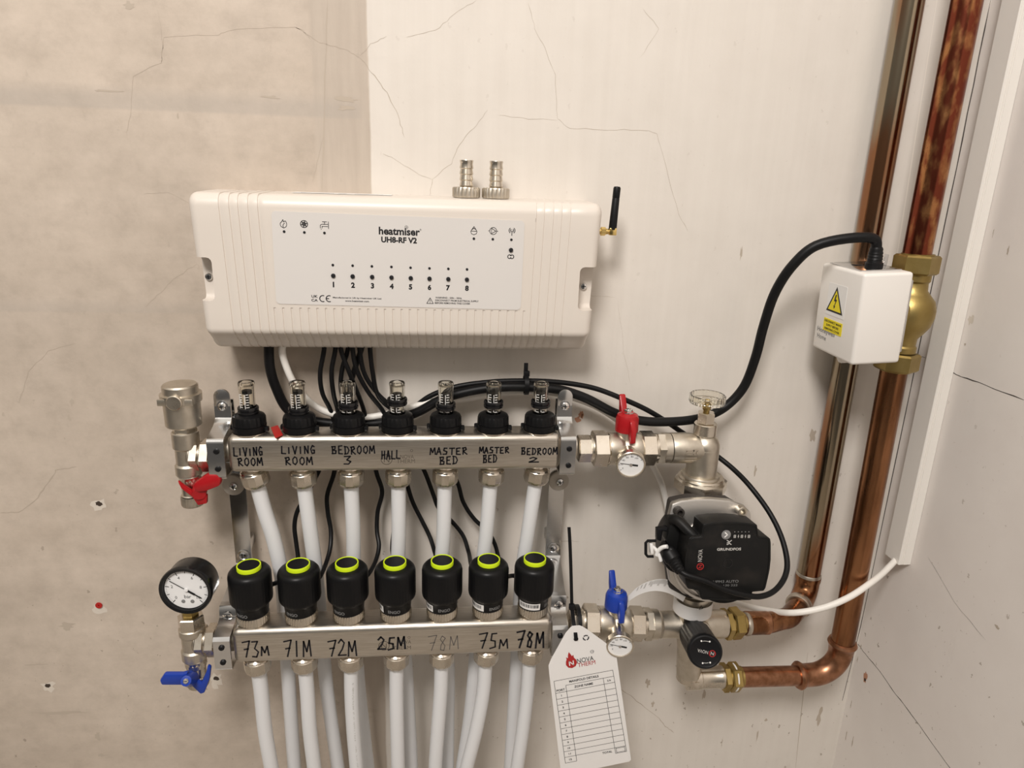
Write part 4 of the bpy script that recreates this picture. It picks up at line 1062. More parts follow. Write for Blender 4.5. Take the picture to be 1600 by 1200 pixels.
for j in range(11):
    a = 135 - 27 * j; k.strokes([[dpt(a, 21), dpt(a, 17.6 if j % 2 == 0 else 18.6)]], dc, gx, gu, 0.8, M['ink'])
for j in range(51):
    a = 135 - 5.4 * j; k.strokes([[dpt(a, 20.8), dpt(a, 19.6)]], dc, gx, gu, 0.25, M['ink'])
for s_, a in (('0', 130), ('2', 78), ('4', 27), ('6', -27), ('8', -80), ('10', -130)):
    p_ = dpt(a, 14.6); k.text(s_, dc + gx * p_[0] + gu * p_[1], gx, gu, M['ink'], h=3.2)
k.text('bar', dc + gx * 0.5 + gu * -8.2, gx, gu, M['ink'], h=3.8)
for sx in (-4.3, 4.8): k.lathe(dc + gx * sx + gu * -13.6, gax, [(0, 0), (1.9, 0), (1.9, 0.5), (0, 0.9)], M['grey_print'], 16)
k.build('dial', t)
k = MB()
a = 57; p1, p2 = dpt(a, 18.5), dpt(a + 180, 9); q_ = dpt(a + 180, 17)
k.strokes([[p1, (0, 0)]], dc + gax * 1.2, gx, gu, 0.9, M['ink'], lift=0); k.strokes([[(0, 0), q_]], dc + gax * 1.2, gx, gu, 1.4, M['ink'], lift=0); k.strokes([[dpt(a + 180, 2), p2]], dc + gax * 1.25, gx, gu, 2.4, M['ink'], lift=0)
k.lathe(dc + gax * 0.6, gax, [(0, 0), (2.0, 0), (2.0, 1.2), (0, 1.6)], M['dial'], 20)
k.build('needle', t)
k = MB(); sx_, sy_ = LXl, -97
k.hex((sx_, sy_, -202), ZP, 13.4, 15, M['nickel'], ref=XP); k.hex((sx_, sy_, -187), ZP, 8.6, 7, M['brass'], ref=XP); k.cyl((sx_, sy_, -183), ZP, 5.5, 20, M['brass'], 24)
k.build('stem', t)

# ------------------------------------------------------------------ ball valves on the right
def ball_valve(y, z, x0, label, color, mcol, dz=0.0, sc=1.0):
    """straight union ball valve running along +X from x0; dz = slope of the run"""
    d = V((1, 0, dz)).normalized(); o = V((x0, y, z))
    t = thing('ball_valve', o, label, 'valve', 'ball valves on the right end of the bars')
    k = MB(); k.hex(o, d, 15.2, 15, M['nickel'], ref=ZP, phase=0.52); k.hex(o + d * 16.5, d, 20.5, 17, M['nickel'], ref=ZP, phase=0.45)
    k.cyl(o + d * 14, d, 14.5, 4, M['nickel'], 36); k.cyl(o + d * 33, d, 17.5, 2, M['nickel_bright'], 36)
    k.build('union_nut', t)
    k = MB(); b = o + d * 34.5
    k.lathe(b, d, [(0, 0), (18.2, 0), (18.4, 1.5), (18.4, 11), (17, 14), (15.8, 16), (16.6, 22), (17.6, 28), (17.6, 34), (16.5, 36), (0, 36)], M['nickel_matt'], 48)
    k.cyl(b + d * 19, ZP, 10.5, 24, M['nickel_matt'], 32)
    k.build('valve_body', t)
    k = MB(); k.hex(b + d * 35.5, d, 19.6, 16.5, M['nickel'], ref=ZP, phase=0.5); k.hex(b + d * 53.2, d, 18.6, 9, M['nickel_matt'], ref=ZP, phase=0.26); k.cyl(b + d * 51, d, 16.5, 3.4, M['nickel'], 36); k.cyl(b + d * 61, d, 17, 8, M['nickel_matt'], 36)
    k.build('hexagon_nut', t)
    return t, b + d * 19


t, hb = ball_valve(-61, -16.5, 194, 'nickel ball valve with red butterfly handle right of the upper bar', 'red', M['red'])


def butterfly(t, hb, m, turn=0.0):
    h = MB(); R = Matrix.Rotation(turn, 3, 'Z'); q = lambda x, y, z: hb + R @ V((x, y, z))
    h.lathe(q(0, 0, 21), ZP, [(0, 0), (12.6, 0), (12.8, 1), (12.4, 15), (11, 18.5), (7, 20.5), (6, 22), (0, 22)], m, 48)
    h.prism([q(-3.0, -8, 38), q(-3.0, -15, 36), q(-3.0, -19.5, 27), q(-3.0, -20, 13), q(-3.0, -15.5, 11), q(-3.0, -11, 20)], R @ V((6.0, 0, 0)), m, 1.3)
    h.prism([q(-3.6, 6, 37), q(-3.6, 10, 44), q(-3.6, 17, 57), q(-3.6, 20, 57), q(-3.6, 18, 42), q(-3.6, 12, 25)], R @ V((7.2, 0, 0)), m, 1.5)
    h.build('handle', t)
    k = MB(); k.hex(q(0, -1, 42.5), ZP, 4.6, 3.4, M['chrome']); k.cyl(q(0, -1, 42), ZP, 6, 0.9, M['zinc'], 24); k.cyl(q(0, -1, 45.5), ZP, 2.4, 2.0, M['chrome'], 16); k.build('handle_screw', t)


butterfly(t, hb, M['red'], 0.15)
t2, hb2 = ball_valve(-95, -212.5, 189, 'nickel ball valve with blue butterfly handle right of the lower bar', 'blue', M['blue'], dz=-0.075)
butterfly(t2, hb2, M['blue'], 0.15)


def thermometer(p0, c, r, label, ang):
    """dial thermometer; c = centre of the face, p0 = where its pocket leaves the valve"""
    p0, c = V(p0), V(c); ax = (c - p0).normalized()
    t = thing('thermometer', p0, label, 'gauge', 'dial thermometers on the ball valves')
    k = MB(); L = (c - p0).length
    k.lathe(p0, ax, [(0, 0), (10, 0), (9, L - 14), (11.5, L - 10), (r - 1.5, L - 8), (r, L - 7), (r, L - 0.6), (r - 0.6, L), (r - 1.8, L), (r - 1.9, L - 1.8), (0, L - 1.8)], M['nickel'], 56)
    k.build('case', t)
    _, u, w = perp(ax, ZP); X = w if w.x > 0 else -w; dc = c - ax * 1.7
    k = MB(); k.cyl(dc - ax * 0.3, ax, r - 1.9, 0.4, M['dial'], 44); dc = dc + ax * 0.1
    for j in range(7):
        a = 125 - 31 * j; k.strokes([[dpt(a, r - 2.4), dpt(a, r - 4)]], dc, X, u, 0.5, M['ink'])
        if j % 1 == 0 and j < 6:
            p_ = dpt(a - 4, r - 6.0); k.text(str(20 * j), dc + X * p_[0] + u * p_[1], X, u, M['ink'], h=2.0)
    for j in range(31): k.strokes([[dpt(125 - 6.2 * j, r - 2.4), dpt(125 - 6.2 * j, r - 3.2)]], dc, X, u, 0.22, M['ink'])
    k.build('dial', t)
    k = MB(); k.strokes([[dpt(ang, r - 4), (0, 0)]], dc, X, u, 0.6, M['ink'], lift=0.5); k.strokes([[(0, 0), dpt(ang + 180, 7)]], dc, X, u, 2.0, M['ink'], lift=0.5)
    k.lathe(dc + ax * 0.3, ax, [(0, 0), (1.6, 0), (1.6, 0.8), (0, 1)], M['zinc'], 18); k.build('needle', t)
    return t


thermometer((248, -72, -17.5), (244.5, -99.0, -20.4), 15.4, 'small round dial thermometer on the front of the red handled ball valve', 84)
thermometer((243, -107, -217), (239.4, -134.0, -218.8), 15.0, 'small round dial thermometer on the blue handled ball valve behind the paper tag', 80)

# ------------------------------------------------------------------ elbow with bleed valve above the pump
EC = V((337, -60, -17))
t = thing('elbow_fitting', (340, -60, -72), 'nickel elbow with union nut carrying the clear handwheel above the pump', 'pipe fitting')
k = MB(); k.lathe((299, -60, -17), XP, [(0, 0), (16.8, 0), (17.2, 1), (17.2, 22), (16.4, 26), (16.4, 38), (0, 38)], M['nickel_matt'], 48)
k.sphere((338, -60, -15), 17.2, M['nickel_matt'], 36)
k.cyl((338, -60, -15), ZN, 17.2, 36, M['nickel_matt'], 48, 1)
k.lathe((338, -60, -50), ZN, [(0, -2), (20.5, -2), (21.5, 0), (21.5, 4), (0, 4)], M['nickel_matt'], 48)
k.strokes([[(-6, 2), (-6, 6), (6, 6), (6, 2), (-6, 2)], [(2, 2), (2, 7), (7, 7)], [(-6, -2), (6, -2)], [(-6, -5), (6, -5)]], (318, -77.3, -20), XP, ZP, 1.0, M['nickel'])
k.build('elbow_body', t)
k = MB(); k.hex((339, -60, -53), ZN, 29.5, 16, M['nickel'], ref=XP, n=8, phase=0.2, c=0.15); k.lathe((339, -60, -52), ZN, [(0, -1.5), (24, -1.5), (25.5, 0), (25.5, 2), (0, 2)], M['nickel'], 48); k.build('union_nut', t)
t = thing('bleed_valve', (336, -60, 0), 'small bleed valve with clear plastic handwheel on top of the nickel elbow', 'valve')
k = MB(); k.cyl((337, -60, -1), ZP, 12.5, 13.5, M['nickel'], 40, 0.8); k.hex((336.5, -60, 12.2), ZP, 10.0, 13, M['nickel'], ref=XP, phase=0.2); k.build('valve_base', t)
k = MB(); k.lathe((336, -60, 25), ZP, [(0, 0), (3.4, 0), (3.4, 3), (4.6, 3.5), (4.6, 6), (3, 6.5), (3, 10), (0, 10)], M['brass'], 20); k.build('spindle', t)
k = MB(); k.lathe((335.5, -60, 32.5), ZP, [(0, 0), (7, 0), (16, 2.0), (18.6, 3.2), (19.6, 5), (19.6, 12), (18.4, 13), (17.6, 12.4), (17.2, 6.5), (10, 4.5), (6, 6.5), (5.5, 9), (0, 9)], M['clear'], 96, rib=(24, 0.5, 4.5, 12.5)); k.build('handwheel', t)

# ------------------------------------------------------------------ circulation pump
PO, PXa, PFa, PZa = V((341.3188, -71.0000, -131.8021)), V((1.0000, -0.0007, -0.0055)), V((0.0000, -0.9925, 0.1220)), V((0.0055, 0.1220, 0.9925))
pp = lambda x, d, z: PO + PXa * x + PFa * d + PZa * z
pump = thing('circulation_pump', pp(0, 0, -60), 'black circulation pump with alloy flange hanging under the nickel elbow', 'pump')
k = MB()
k.lathe(pp(0, 0, 62), -PZa, [(0, 0), (18, 0), (19.5, 2), (17, 8), (17, 14), (0, 14)], M['pump_cast'], 40)
k.lathe(pp(0, 0, -75), PZa, [(0, 0), (20.5, 0), (20.5, 8), (18, 12), (18, 30), (0, 30)], M['nickel_matt'], 40)
k.lathe(pp(0, -34, 0), PFa, [(0, 0), (32, 0), (44, 10), (47, 20), (47, 50), (0, 50)], M['pump_cast'], 56)
back = [(291.0, -83.2, -83.8), (292.9, -81.0, -65.4), (313.7, -80.5, -61.4), (358.0, -80.8, -64.2), (381.4, -82.5, -77.9), (395.1, -86.2, -108.2), (397.1, -92.8, -161.7), (378.1, -95.1, -180.5), (321.4, -95.2, -181.1), (298.2, -93.6, -168.1), (290.7, -88.7, -128.4)]
k.prism(back, PFa * 14, M['pump_cast'], 4)
k.build('volute', pump)
k = MB()
plate = [(287.1, -98.8, -87.2), (291.5, -95.9, -64.2), (301.3, -95.5, -60.8), (315.5, -95.3, -59.2), (333.5, -95.3, -59.1), (355.3, -95.6, -61.3), (372.5, -96.4, -67.7), (380.5, -97.4, -75.8), (386.6, -102.2, -115.0), (386.1, -108.2, -163.9), (367.4, -109.3, -173.2), (311.6, -108.8, -168.5), (294.7, -106.9, -153.7), (287.6, -102.8, -120.1)]
k.prism(plate, PFa * 9, M['alloy'], 2.5)
k.lathe(pp(2, 40, 0), PFa, [(0, 0), (38.5, 0), (37.5, 5), (34, 7), (33, 20), (0, 20)], M['alloy'], 64)
for a in range(20, 165, 24):
    ra = math.radians(a); c0 = pp(2 + 47 * math.cos(ra), 42.5, 47 * math.sin(ra)); c1 = pp(2 + 36 * math.cos(ra), 47, 36 * math.sin(ra)); k.tube([c0, c1], 1.4, M['alloy'], 8, smooth=False)
k.lathe(pp(2, 41, 0), PFa, [(46, 0), (48.5, 0), (48.5, 3.5), (46, 3.5), (46, 0)], M['alloy'], 64)
k.lathe(pp(2, 41, 0), PFa, [(40.5, 0), (42, 0), (42, 5.5), (40.5, 5.5), (40.5, 0)], M['alloy'], 64)
k.build('flange', pump)
k = MB(); k.lathe(pp(3, 58, 0), PFa, [(0, 0), (36, 0), (36, 14), (0, 14)], M['pump_black'], 48); k.build('motor', pump)
for c in ((297.7, -104.8, -70.5), (367.1, -104.7, -70.3)):
    k = MB(); c = V(c); k.lathe(c, PFa, [(0, 0), (5.2, 0), (5.2, 9.5), (4.8, 10), (3.0, 10), (3.0, 5), (0, 5)], M['nickel_matt'] if c.x > 340 else M['pump_cast'], 24); k.build('socket_bolt', pump)
k = MB(); loop = [(308.5, -151.2, -63.3), (312.5, -151.1, -62.0), (322.4, -151.0, -61.0), (332.4, -150.9, -60.8), (342.6, -151.0, -61.2), (352.8, -151.1, -62.2), (365.3, -151.4, -64.6), (367.9, -152.8, -75.9), (369.7, -153.0, -77.2), (378.0, -153.0, -78.0), (380.7, -153.3, -79.9), (381.8, -153.9, -85.3), (383.1, -156.0, -101.8), (383.0, -157.3, -112.3), (381.8, -158.5, -122.7), (380.2, -159.8, -133.1), (378.4, -160.2, -136.3), (366.2, -160.3, -137.1), (366.2, -161.3, -145.2), (364.7, -161.4, -146.2), (338.8, -161.4, -146.0), (313.1, -161.1, -143.9), (311.1, -160.9, -141.5), (308.8, -160.0, -134.6), (307.3, -159.9, -133.5), (297.0, -159.6, -131.5), (294.4, -158.9, -125.4), (292.4, -157.5, -113.9), (291.9, -155.7, -99.5), (293.1, -154.2, -87.3), (294.5, -153.0, -77.7), (296.4, -152.8, -76.2), (306.4, -152.8, -75.6), (307.7, -152.5, -73.9)]
k.prism([V(p) for p in loop], PFa * -26, M['pump_black'], 2.6, seg=3, top=1.0)
# raised rim line round the keypad
rim = [V(p) + PFa * 0.1 for p in loop]; cen = sum(rim, V((0, 0, 0))) / len(rim)
k.tube([cen + (p - cen) * 0.955 for p in rim] + [cen + (rim[0] - cen) * 0.955], 0.45, M['pump_black'], 6, smooth=False)
ft = lambda s, c, **kw: k.text(s, c, PXa, PZa, kw.pop('m', M['light_print']), lift=0.25, **kw)
ft('GRUNDFOS', (337.3, -154.5, -89.7), w=25.5, h=2.9, bold=0.03)
k.strokes([[(-2.4, 2.2), (-.6, 1.2), (0, -.6), (2.4, -2.2)], [(2.4, 2.2), (.6, .6), (-.6, -1.7), (-2.1, -2.2)], [(-2.1, -.6), (-.6, 0)]], (336.8, -153.6, -82.5), PXa, PZa, 0.9, M['light_print'], smooth=True, lift=0.25)
k.lathe((333.1, -152.6, -74.3), PFa, [(0, 0), (4.9, 0), (4.9, 0.4), (4.2, 0.6), (0, 0.6)], M['grey_print'], 28)
k.strokes([[(-1.2, 2.4), (1.4, 0), (-1.2, -2.4)]], (332.8, -153.2, -74.0), PXa, PZa, 1.2, M['label_white'], lift=0.2)
for i in range(5):
    c = V((342.0, -152.2, -71.4)).lerp(V((356.9, -152.3, -71.7)), i / 4); k.box(c + PFa * 0.1, (1.0, 0.3, 1.0), M['grey_print'])
    c = V((342.4, -152.8, -76.2)).lerp(V((357.3, -152.9, -76.5)), i / 4)
    k.strokes([[(-0.9, 1.3), (0.9, 1.3), (0.9, -1.3), (-0.9, -1.3), (-0.9, 1.3)] if i % 2 == 0 else [(0, 1.5), (0, -1.5)], [(-0.6, 0), (0.6, 0)]], c, PXa, PZa, 0.6, M['light_print'], lift=0.25)
k.lathe((337.1, -156.3, -104.8), PFa, [(5.0, 0), (5.0, 0.5), (4.3, 0.5), (4.2, -2.0), (0, -2.0)], M['black_gloss'], 28)
ft('UPM3 AUTO', (336.5, -158.8, -124.5), w=27, h=2.9, m=M['grey_print'])
ft('99 130 222', (338.2, -159.3, -128.7), w=22, h=2.2, m=M['grey_print'])
k.text('NOVA', (307.4, -155.2, -95.8), PZa, -PXa, M['light_print'], w=13, h=4.6, lift=0.25)
k.strokes([circ(0, 0, 3.4, 20)], (308.2, -156.7, -107.5), PZa, -PXa, 0.8, M['red_print'], lift=0.25); k.strokes([[(-1.5, -1.6), (-1.5, 1.6), (1.5, -1.6), (1.5, 1.6)]], (308.2, -156.7, -107.5), PZa, -PXa, 0.6, M['red_print'], lift=0.25)
k.build('control_box', pump)
# plug socket on the left of the control box
k = MB()
k.prism([(283.8, -126.2, -72.6), (300.3, -126.0, -70.8), (310.3, -128.0, -87.1), (308.4, -130.8, -110.4), (288.6, -130.2, -105.6), (280.3, -128.8, -93.5)], PFa * -22, M['pump_black'], 2)
k.prism([(271.3, -123.4, -82.7), (281.5, -123.2, -80.8), (294.2, -123.6, -84.6), (293.0, -124.1, -88.1), (277.6, -123.7, -85.0), (276.2, -125.1, -96.2), (271.9, -124.9, -94.7)], PFa * -8, M['black'], 0.8)
k.tube([(285.8, -124.0, -71.5), (289.2, -129.8, -69.3), (298.4, -140.7, -76.1), (304.0, -145.4, -80.9)], 5.5, M['pump_black'], 14)
k.build('socket', pump)

plug = thing('power_plug', (284.3, -141.2, -112.6), 'black mains plug with white locking clip on the left side of the pump', 'plug')
k = MB(); a = V((273.7, -127.5, -99.3)); b = V((281.6, -153.1, -111.1)); ax = (b - a)
k.prism([(276.8, -134.0, -103.1), (282.6, -133.2, -97.0), (288.2, -137.4, -98.4), (291.4, -142.4, -106.0), (292.6, -145.3, -113.3), (289.1, -146.5, -123.0), (282.1, -142.3, -121.6), (276.8, -137.4, -114.6)], PFa * -20, M['black'], 3.0, seg=3)
g0, g1 = V((281.8, -146.1, -103.5)), V((287.7, -157.3, -112.4)); gd = (g1 - g0).normalized(); L = (g1 - g0).length
k.lathe(g0, gd, [(0, -6), (8.5, -6), (8.5, 2), (6.8, 4), (7.2, 5), (6.4, 6.5), (6.8, 8), (5.8, 9.5), (6.2, 11), (5.2, 12.5), (5.5, 14), (4.4, L + 1), (0, L + 1)], M['rubber'], 28)
k.build('plug_body', plug)
k = MB()
k.prism([(262.9, -129.1, -96.6), (266.3, -129.1, -96.3), (268.0, -130.5, -107.9), (264.6, -130.6, -108.2)], PFa * -7, M['label_white'], 0.8)
k.tube([(265.4, -127.5, -99.8), (269.4, -128.9, -102.9), (272.5, -131.5, -107.5), (275.0, -134.3, -114.2)], 1.9, M['label_white'], 10)
k.tube([(270.8, -130.7, -109.4), (272.3, -131.0, -103.3), (275.8, -133.4, -98.2), (279.5, -136.1, -96.0)], 2.2, M['label_white'], 10)
k.build('locking_clip', plug)
k = MB()
for pts in ([(269.9, -126.8, -94.3), (261.0, -126.8, -94.1), (259.0, -127.1, -96.2), (259.7, -128.6, -108.8), (261.9, -128.9, -111.4), (268.1, -129.0, -111.5)],):
    k.tube(pts, 1.6, M['black'], 8, smooth=False)
k.build('clip_loop', plug)

k = MB(); k.tube([(286.6, -156.2, -111.6), (292.4, -161.5, -113.6), (309.9, -166.0, -117.9), (329.8, -169.0, -126.2), (355.0, -168.1, -135.1), (373.0, -164.6, -139.6), (392.0, -156.5, -138.8), (408.6, -143.5, -131.5), (415.6, -132.2, -121.7), (416.7, -112.8, -103.4), (410.7, -90.3, -84.0), (394.9, -67.4, -61.7),
        (385.0, -45.0, -51.8), (372.1, -30.0, -42.7), (345.2, -24.0, -25.6), (321.1, -26.0, -9.5), (302.4, -28.0, 3.2), (277.8, -30.0, 17.9), (250.8, -30.0, 30.1), (218.3, -24.0, 41.1), (181.7, -22.0, 47.2), (138.3, -22.0, 49.3), (99.0, -22.0, 47.7), (60.1, -22.0, 41.7), (31.9, -21.0, 30.3), (10.6, -19.0, 13.1), (-9.1, -22.0, 4.4), (-35.3, -20.0, 3.8), (-56.1, -20.0, 6.1), (-52.4, -22.0, 45.2), (-37.8, -30.0, 90.1), (-35.6, -34.0, 103.5)], 3.0, M['rubber'], 12, 7)
solo(k, 'pump_cable', 'thin black cable looping from the pump plug up behind the elbow to the wiring centre', 'cable')

# paper strap and label round the pump's lower union
k = MB(); uc = V((338, -82, -205)); k.hex(uc + V((0, 0, -2)), ZN, 21, 14, M['nickel'], ref=XP, n=8); k.cyl(uc, ZP, 19, 16, M['nickel_matt'], 32)
t = thing('union_nut', uc, 'nickel union nut under the pump, half covered by a white paper label', 'pipe fitting'); k.build('nut', t)
t = thing('paper_strap', (322.9, -104.0, -189.4), 'white printed paper strap looped round the union below the pump', 'label')
k = MB(); pts = []
for a in range(-200, 21, 10):
    ra = math.radians(a); pts.append((338 + 22.0 * math.cos(ra), -82 + 22.0 * math.sin(ra), -203.5))
pts = [V(p) for p in pts]; k.strip(pts, V((0, 0, 17)), 0.3, M['tag_card'])
k.strokes([[(-2.6, -2), (2.6, -2), (0, 2.6), (-2.6, -2)]], (337.2, -106.5, -191.5), (1, 0.35, 0), ZP, 0.7, M['ink'], lift=0.4)
k.build('label', t)
k = MB(); sp = [(318.6, -106.0, -176.3), (302.0, -104.0, -166.4), (289.2, -98.0, -166.6), (276.1, -90.0, -174.7), (265.3, -84.0, -186.7), (258.4, -80.0, -199.3)]
sps = smooth_path(sp, 6); WW = V((4, -3, 17)); k.strip(sps, WW, 0.3, M['tag_card'])
for i in range(3, len(sps) - 8):
    a, b = sps[i], sps[i + 1]
    if i % 2 == 0 or 8 < i < 16:
        for f_ in (0.15, 0.6):
            c = a.lerp(b, f_); d_ = (b - a) * 0.16; nn = d_.cross(WW).normalized(); nn = nn if nn.y < 0 else -nn
            s0, s1 = (0.12, 0.45) if i % 3 else (-0.05, 0.4)
            k.add([c + nn * .3 + WW * s0, c + d_ + nn * .3 + WW * s0, c + d_ + nn * .3 + WW * s1, c + nn * .3 + WW * s1], [(0, 1, 2, 3)], M['etch'])
k.build('strap_tail', t)

# ------------------------------------------------------------------ mixing valve
MC = V((339, -82, -231))
mixv = thing('mixing_valve', (345, -78, -330), 'nickel thermostatic mixing valve with black numbered knob below the pump', 'valve')
k = MB()
k.lathe((300, -84, -229), V((1, 0.03, -0.05)), [(0, 0), (15.5, 0), (15.5, 18), (17, 24), (17.5, 48), (16.5, 54), (16.5, 76), (15.5, 80), (0, 80)], M['nickel_matt'], 48)
k.sphere((338, -84, -232), 19.5, M['nickel_matt'], 36)
k.cyl((338, -84, -232), ZP, 15, 26, M['nickel_matt'], 36)
k.cyl((338, -86, -230), YN, 18, 20, M['nickel_matt'], 40, 1.5)
k.lathe((339, -82, -240), V((8, 8, -76)), [(0, 0), (16, 0), (15, 18), (14.2, 22), (14.2, 66), (0, 66)], M['nickel_matt'], 40)
k.build('valve_body', mixv)
k = MB(); k.sphere((347, -74, -309), 14.4, M['nickel'], 32); k.lathe((345, -74, -315), XP, [(0, 0), (14.0, 0), (14.0, 16), (13.0, 17), (13.0, 40), (13.6, 41), (13.6, 46), (0, 46)], M['nickel'], 40)
k.cyl((347, -74, -315), ZP, 14.3, 14, M['nickel'], 36); k.prism([(345, -86.6, -320), (356, -86.6, -320), (356, -86.6, -310), (345, -86.6, -310)], (0, -1.8, 0), M['nickel'], 0.5)
k.build('elbow', mixv)
k = MB(); k0, k1 = V((335.5, -104, -229.5)), V((325.0, -158.0, -210.4)); kd = (k1 - k0).normalized(); L = (k1 - k0).length
k.lathe(k0, kd, [(0, 0), (16.4, 0), (17.8, 1.5), (18.2, 8), (18.0, L - 10), (18.4, L - 8), (18.4, L - 2), (17.4, L - 0.4), (16, L), (14.6, L - 0.6), (0, L - 0.6)], M['black'], 144, rib=(18, 0.9, 6, L - 9))
_, ku, kw = perp(kd, ZP); kx = kw if kw.x > 0 else -kw
R_ = math.radians(172); kux = kx * math.cos(R_) + ku * math.sin(R_); kuz = -kx * math.sin(R_) + ku * math.cos(R_)
kc = k1 - kd * 0.5
k.text('NOVA', kc + kux * 2.6, kux, kuz, M['light_print'], w=11, h=3.4, lift=0.0 + 0.15)
k.strokes([circ(0, 0, 3.2, 18)], kc - kux * 7.5, kux, kuz, 0.8, M['red_print'], lift=0.15); k.strokes([[(-1.4, -1.5), (-1.4, 1.5), (1.4, -1.5), (1.4, 1.5)]], kc - kux * 7.5, kux, kuz, 0.55, M['light_print'], lift=0.15)
for a in (-62, -100, 70, 112): 
    k.cyl(kc + (kx * math.cos(math.radians(a)) + ku * math.sin(math.radians(a))) * 12, kd, 0.9, 0.3, M['label_white'], 12)
for a0_, a1_ in ((75, 105), (-95, -70)): k.strokes([circ(0, 0, 11.5, 6, a0_, a1_)], kc, kx, ku, 0.5, M['light_print'], lift=0.2)
k.text("35°", k0 + kd * 7 + ku * 18.1 - kx * 2, kx, -kd, M['light_print'], h=2.6, lift=0.2)
k.build('knob', mixv)
for nm, a, d_, rr in (('upper', (379, -81, -234), V((1, 0.12, -0.02)), 1.0), ('lower', (390, -74, -316), V((1, 0.02, -0.01)), 0.95)):
    k = MB(); d_ = d_.normalized(); a = V(a); k.hex(a, d_, 18.4 * rr, 7, M['brass'], ref=ZP, phase=0.3); k.cyl(a + d_ * 6.5, d_, 14.5 * rr, 3, M['brass'], 32); k.hex(a + d_ * 9, d_, 18.8 * rr, 13, M['brass'], ref=ZP, phase=0.5, c=0.12); k.cyl(a + d_ * 21.5, d_, 13.2 * rr, 4, M['brass'], 32); k.build('compression_nut', mixv)
k = MB(); k.lathe((404.5, -73.6, -316.2), XP, [(16.2, 0), (16.8, 0.5), (16.8, 1.4), (16.2, 2.0), (14, 1.9), (14, 0.2), (16.2, 0)], M['label_white'], 32); k.build('thread_tape', mixv)

# ------------------------------------------------------------------ copper pipes
def arc_pts(c, u, w, r, n=8, a1=90): return [V(c) + (V(u) * math.cos(math.radians(a1 * i / n)) + V(w) * math.sin(math.radians(a1 * i / n))) * r for i in range(n + 1)]


LPX, LPY = 515.0, -19.0
lp = thing('copper_pipe', (LPX, LPY, -215), 'left copper riser with greyish tarnished bloom, closest to the wall and behind the white actuator', 'pipe', 'copper risers in the corner')
k = MB(); k.cyl((LPX, LPY, -213), ZP, 14, 213 + 1480, M['copper_dull'], 40, r2=14); b_ = k.build('riser', lp)
b_.data.materials[0] = M['copper_dull']
k = MB(); k.lathe((LPX, LPY, -215), ZP, [(0, -2), (15.4, -2), (15.6, 0), (15.6, 4), (14.4, 7), (0, 7)], M['copper_low'], 36)
k.lathe((LPX, LPY, -209), ZP, [(14.2, -2), (15.2, -1), (15.2, 1), (14.2, 3)], M['solder'], 36)
k.tube([(LPX, LPY, -212), (LPX - 0.5, LPY - 1, -222), (LPX - 4, LPY - 5, -232), (LPX - 11, LPY - 12, -239), (LPX - 18, LPY - 19, -241)], 14.6, M['copper_low'], 24)
d45 = V((-1, -1, -0.03)).normalized(); e0 = V((LPX - 18, LPY - 19, -241))
k.lathe(e0, d45, [(0, -2), (15.8, -2), (16, 0), (16, 3), (14.4, 6), (0, 6)], M['solder'], 36)
k.build('top_elbow', lp)
k = MB(); k.tube([e0, e0 + d45 * 22, e0 + d45 * 34 + V((-2, 0, 0)), e0 + d45 * 44 + V((-8, 3, 0.5)), (432, -76, -238.5), (404, -79.5, -236)], 12.6, M['copper_low'], 24, 6)
k.lathe((409, -79, -236.4), V((-1, 0, 0.04)), [(12.6, -3), (13.6, -1.5), (13.6, 1.5), (12.6, 3)], M['solder'], 32)
k.lathe((436, -75, -238.6), V((-1, 0, 0.04)), [(12.4, -3), (13.6, -1.5), (13.8, 26), (12.6, 28)], M['copper_bright'], 32)
k.build('bottom_bend', lp)

RPX, RPY = 545.5, -62.0
k = MB(); k.cyl((RPX - 0.5, RPY, 196), ZP, 14, 1284, M['copper_red'], 40)
solo(k, 'copper_pipe', 'glossy red-brown copper riser above the brass zone valve', 'pipe', 'copper risers in the corner', origin=(RPX, RPY, 196))
lr = thing('copper_pipe', (RPX, RPY, -310), 'brown copper riser below the brass zone valve, bending left to the mixing valve', 'pipe', 'copper risers in the corner')
k = MB(); k.cyl((RPX + 3, RPY, -286), V((-3.5, 0, 372)), 14, 372, M['copper_low'], 40); k.build('riser', lr)
k = MB(); bx = RPX + 3
k.lathe((bx, RPY, -282), ZN, [(14.1, -4), (16.4, -3), (17.6, 0), (16.4, 3), (15, 5), (14.8, 12), (0, 12)], M['copper_bright'], 40)
cc = (bx - 34, RPY, -294)
k.tube([(bx, RPY, -286)] + [(cc[0] + 34 * math.cos(math.radians(a)), RPY, cc[2] - 34 * math.sin(math.radians(a))) for a in range(0, 91, 9)] + [(bx - 42, RPY, -328.3)], 14.2, M['copper_bright'], 28, 2)
k.lathe((bx - 44, RPY, -328.3), XN, [(12, -4), (14.2, -4), (14.4, 0), (15.5, 2), (17.4, 5), (17.4, 7), (15.5, 9.5), (12.2, 10)], M['copper_bright'], 40)
k.build('elbow', lr)
k = MB(); a_, b_ = V((bx - 48, RPY - 0.5, -328.2)), V((409, -73.5, -317)); k.cyl(a_, b_ - a_, 12.2, (b_ - a_).length, M['copper_bright'], 32); k.build('horizontal_run', lr)

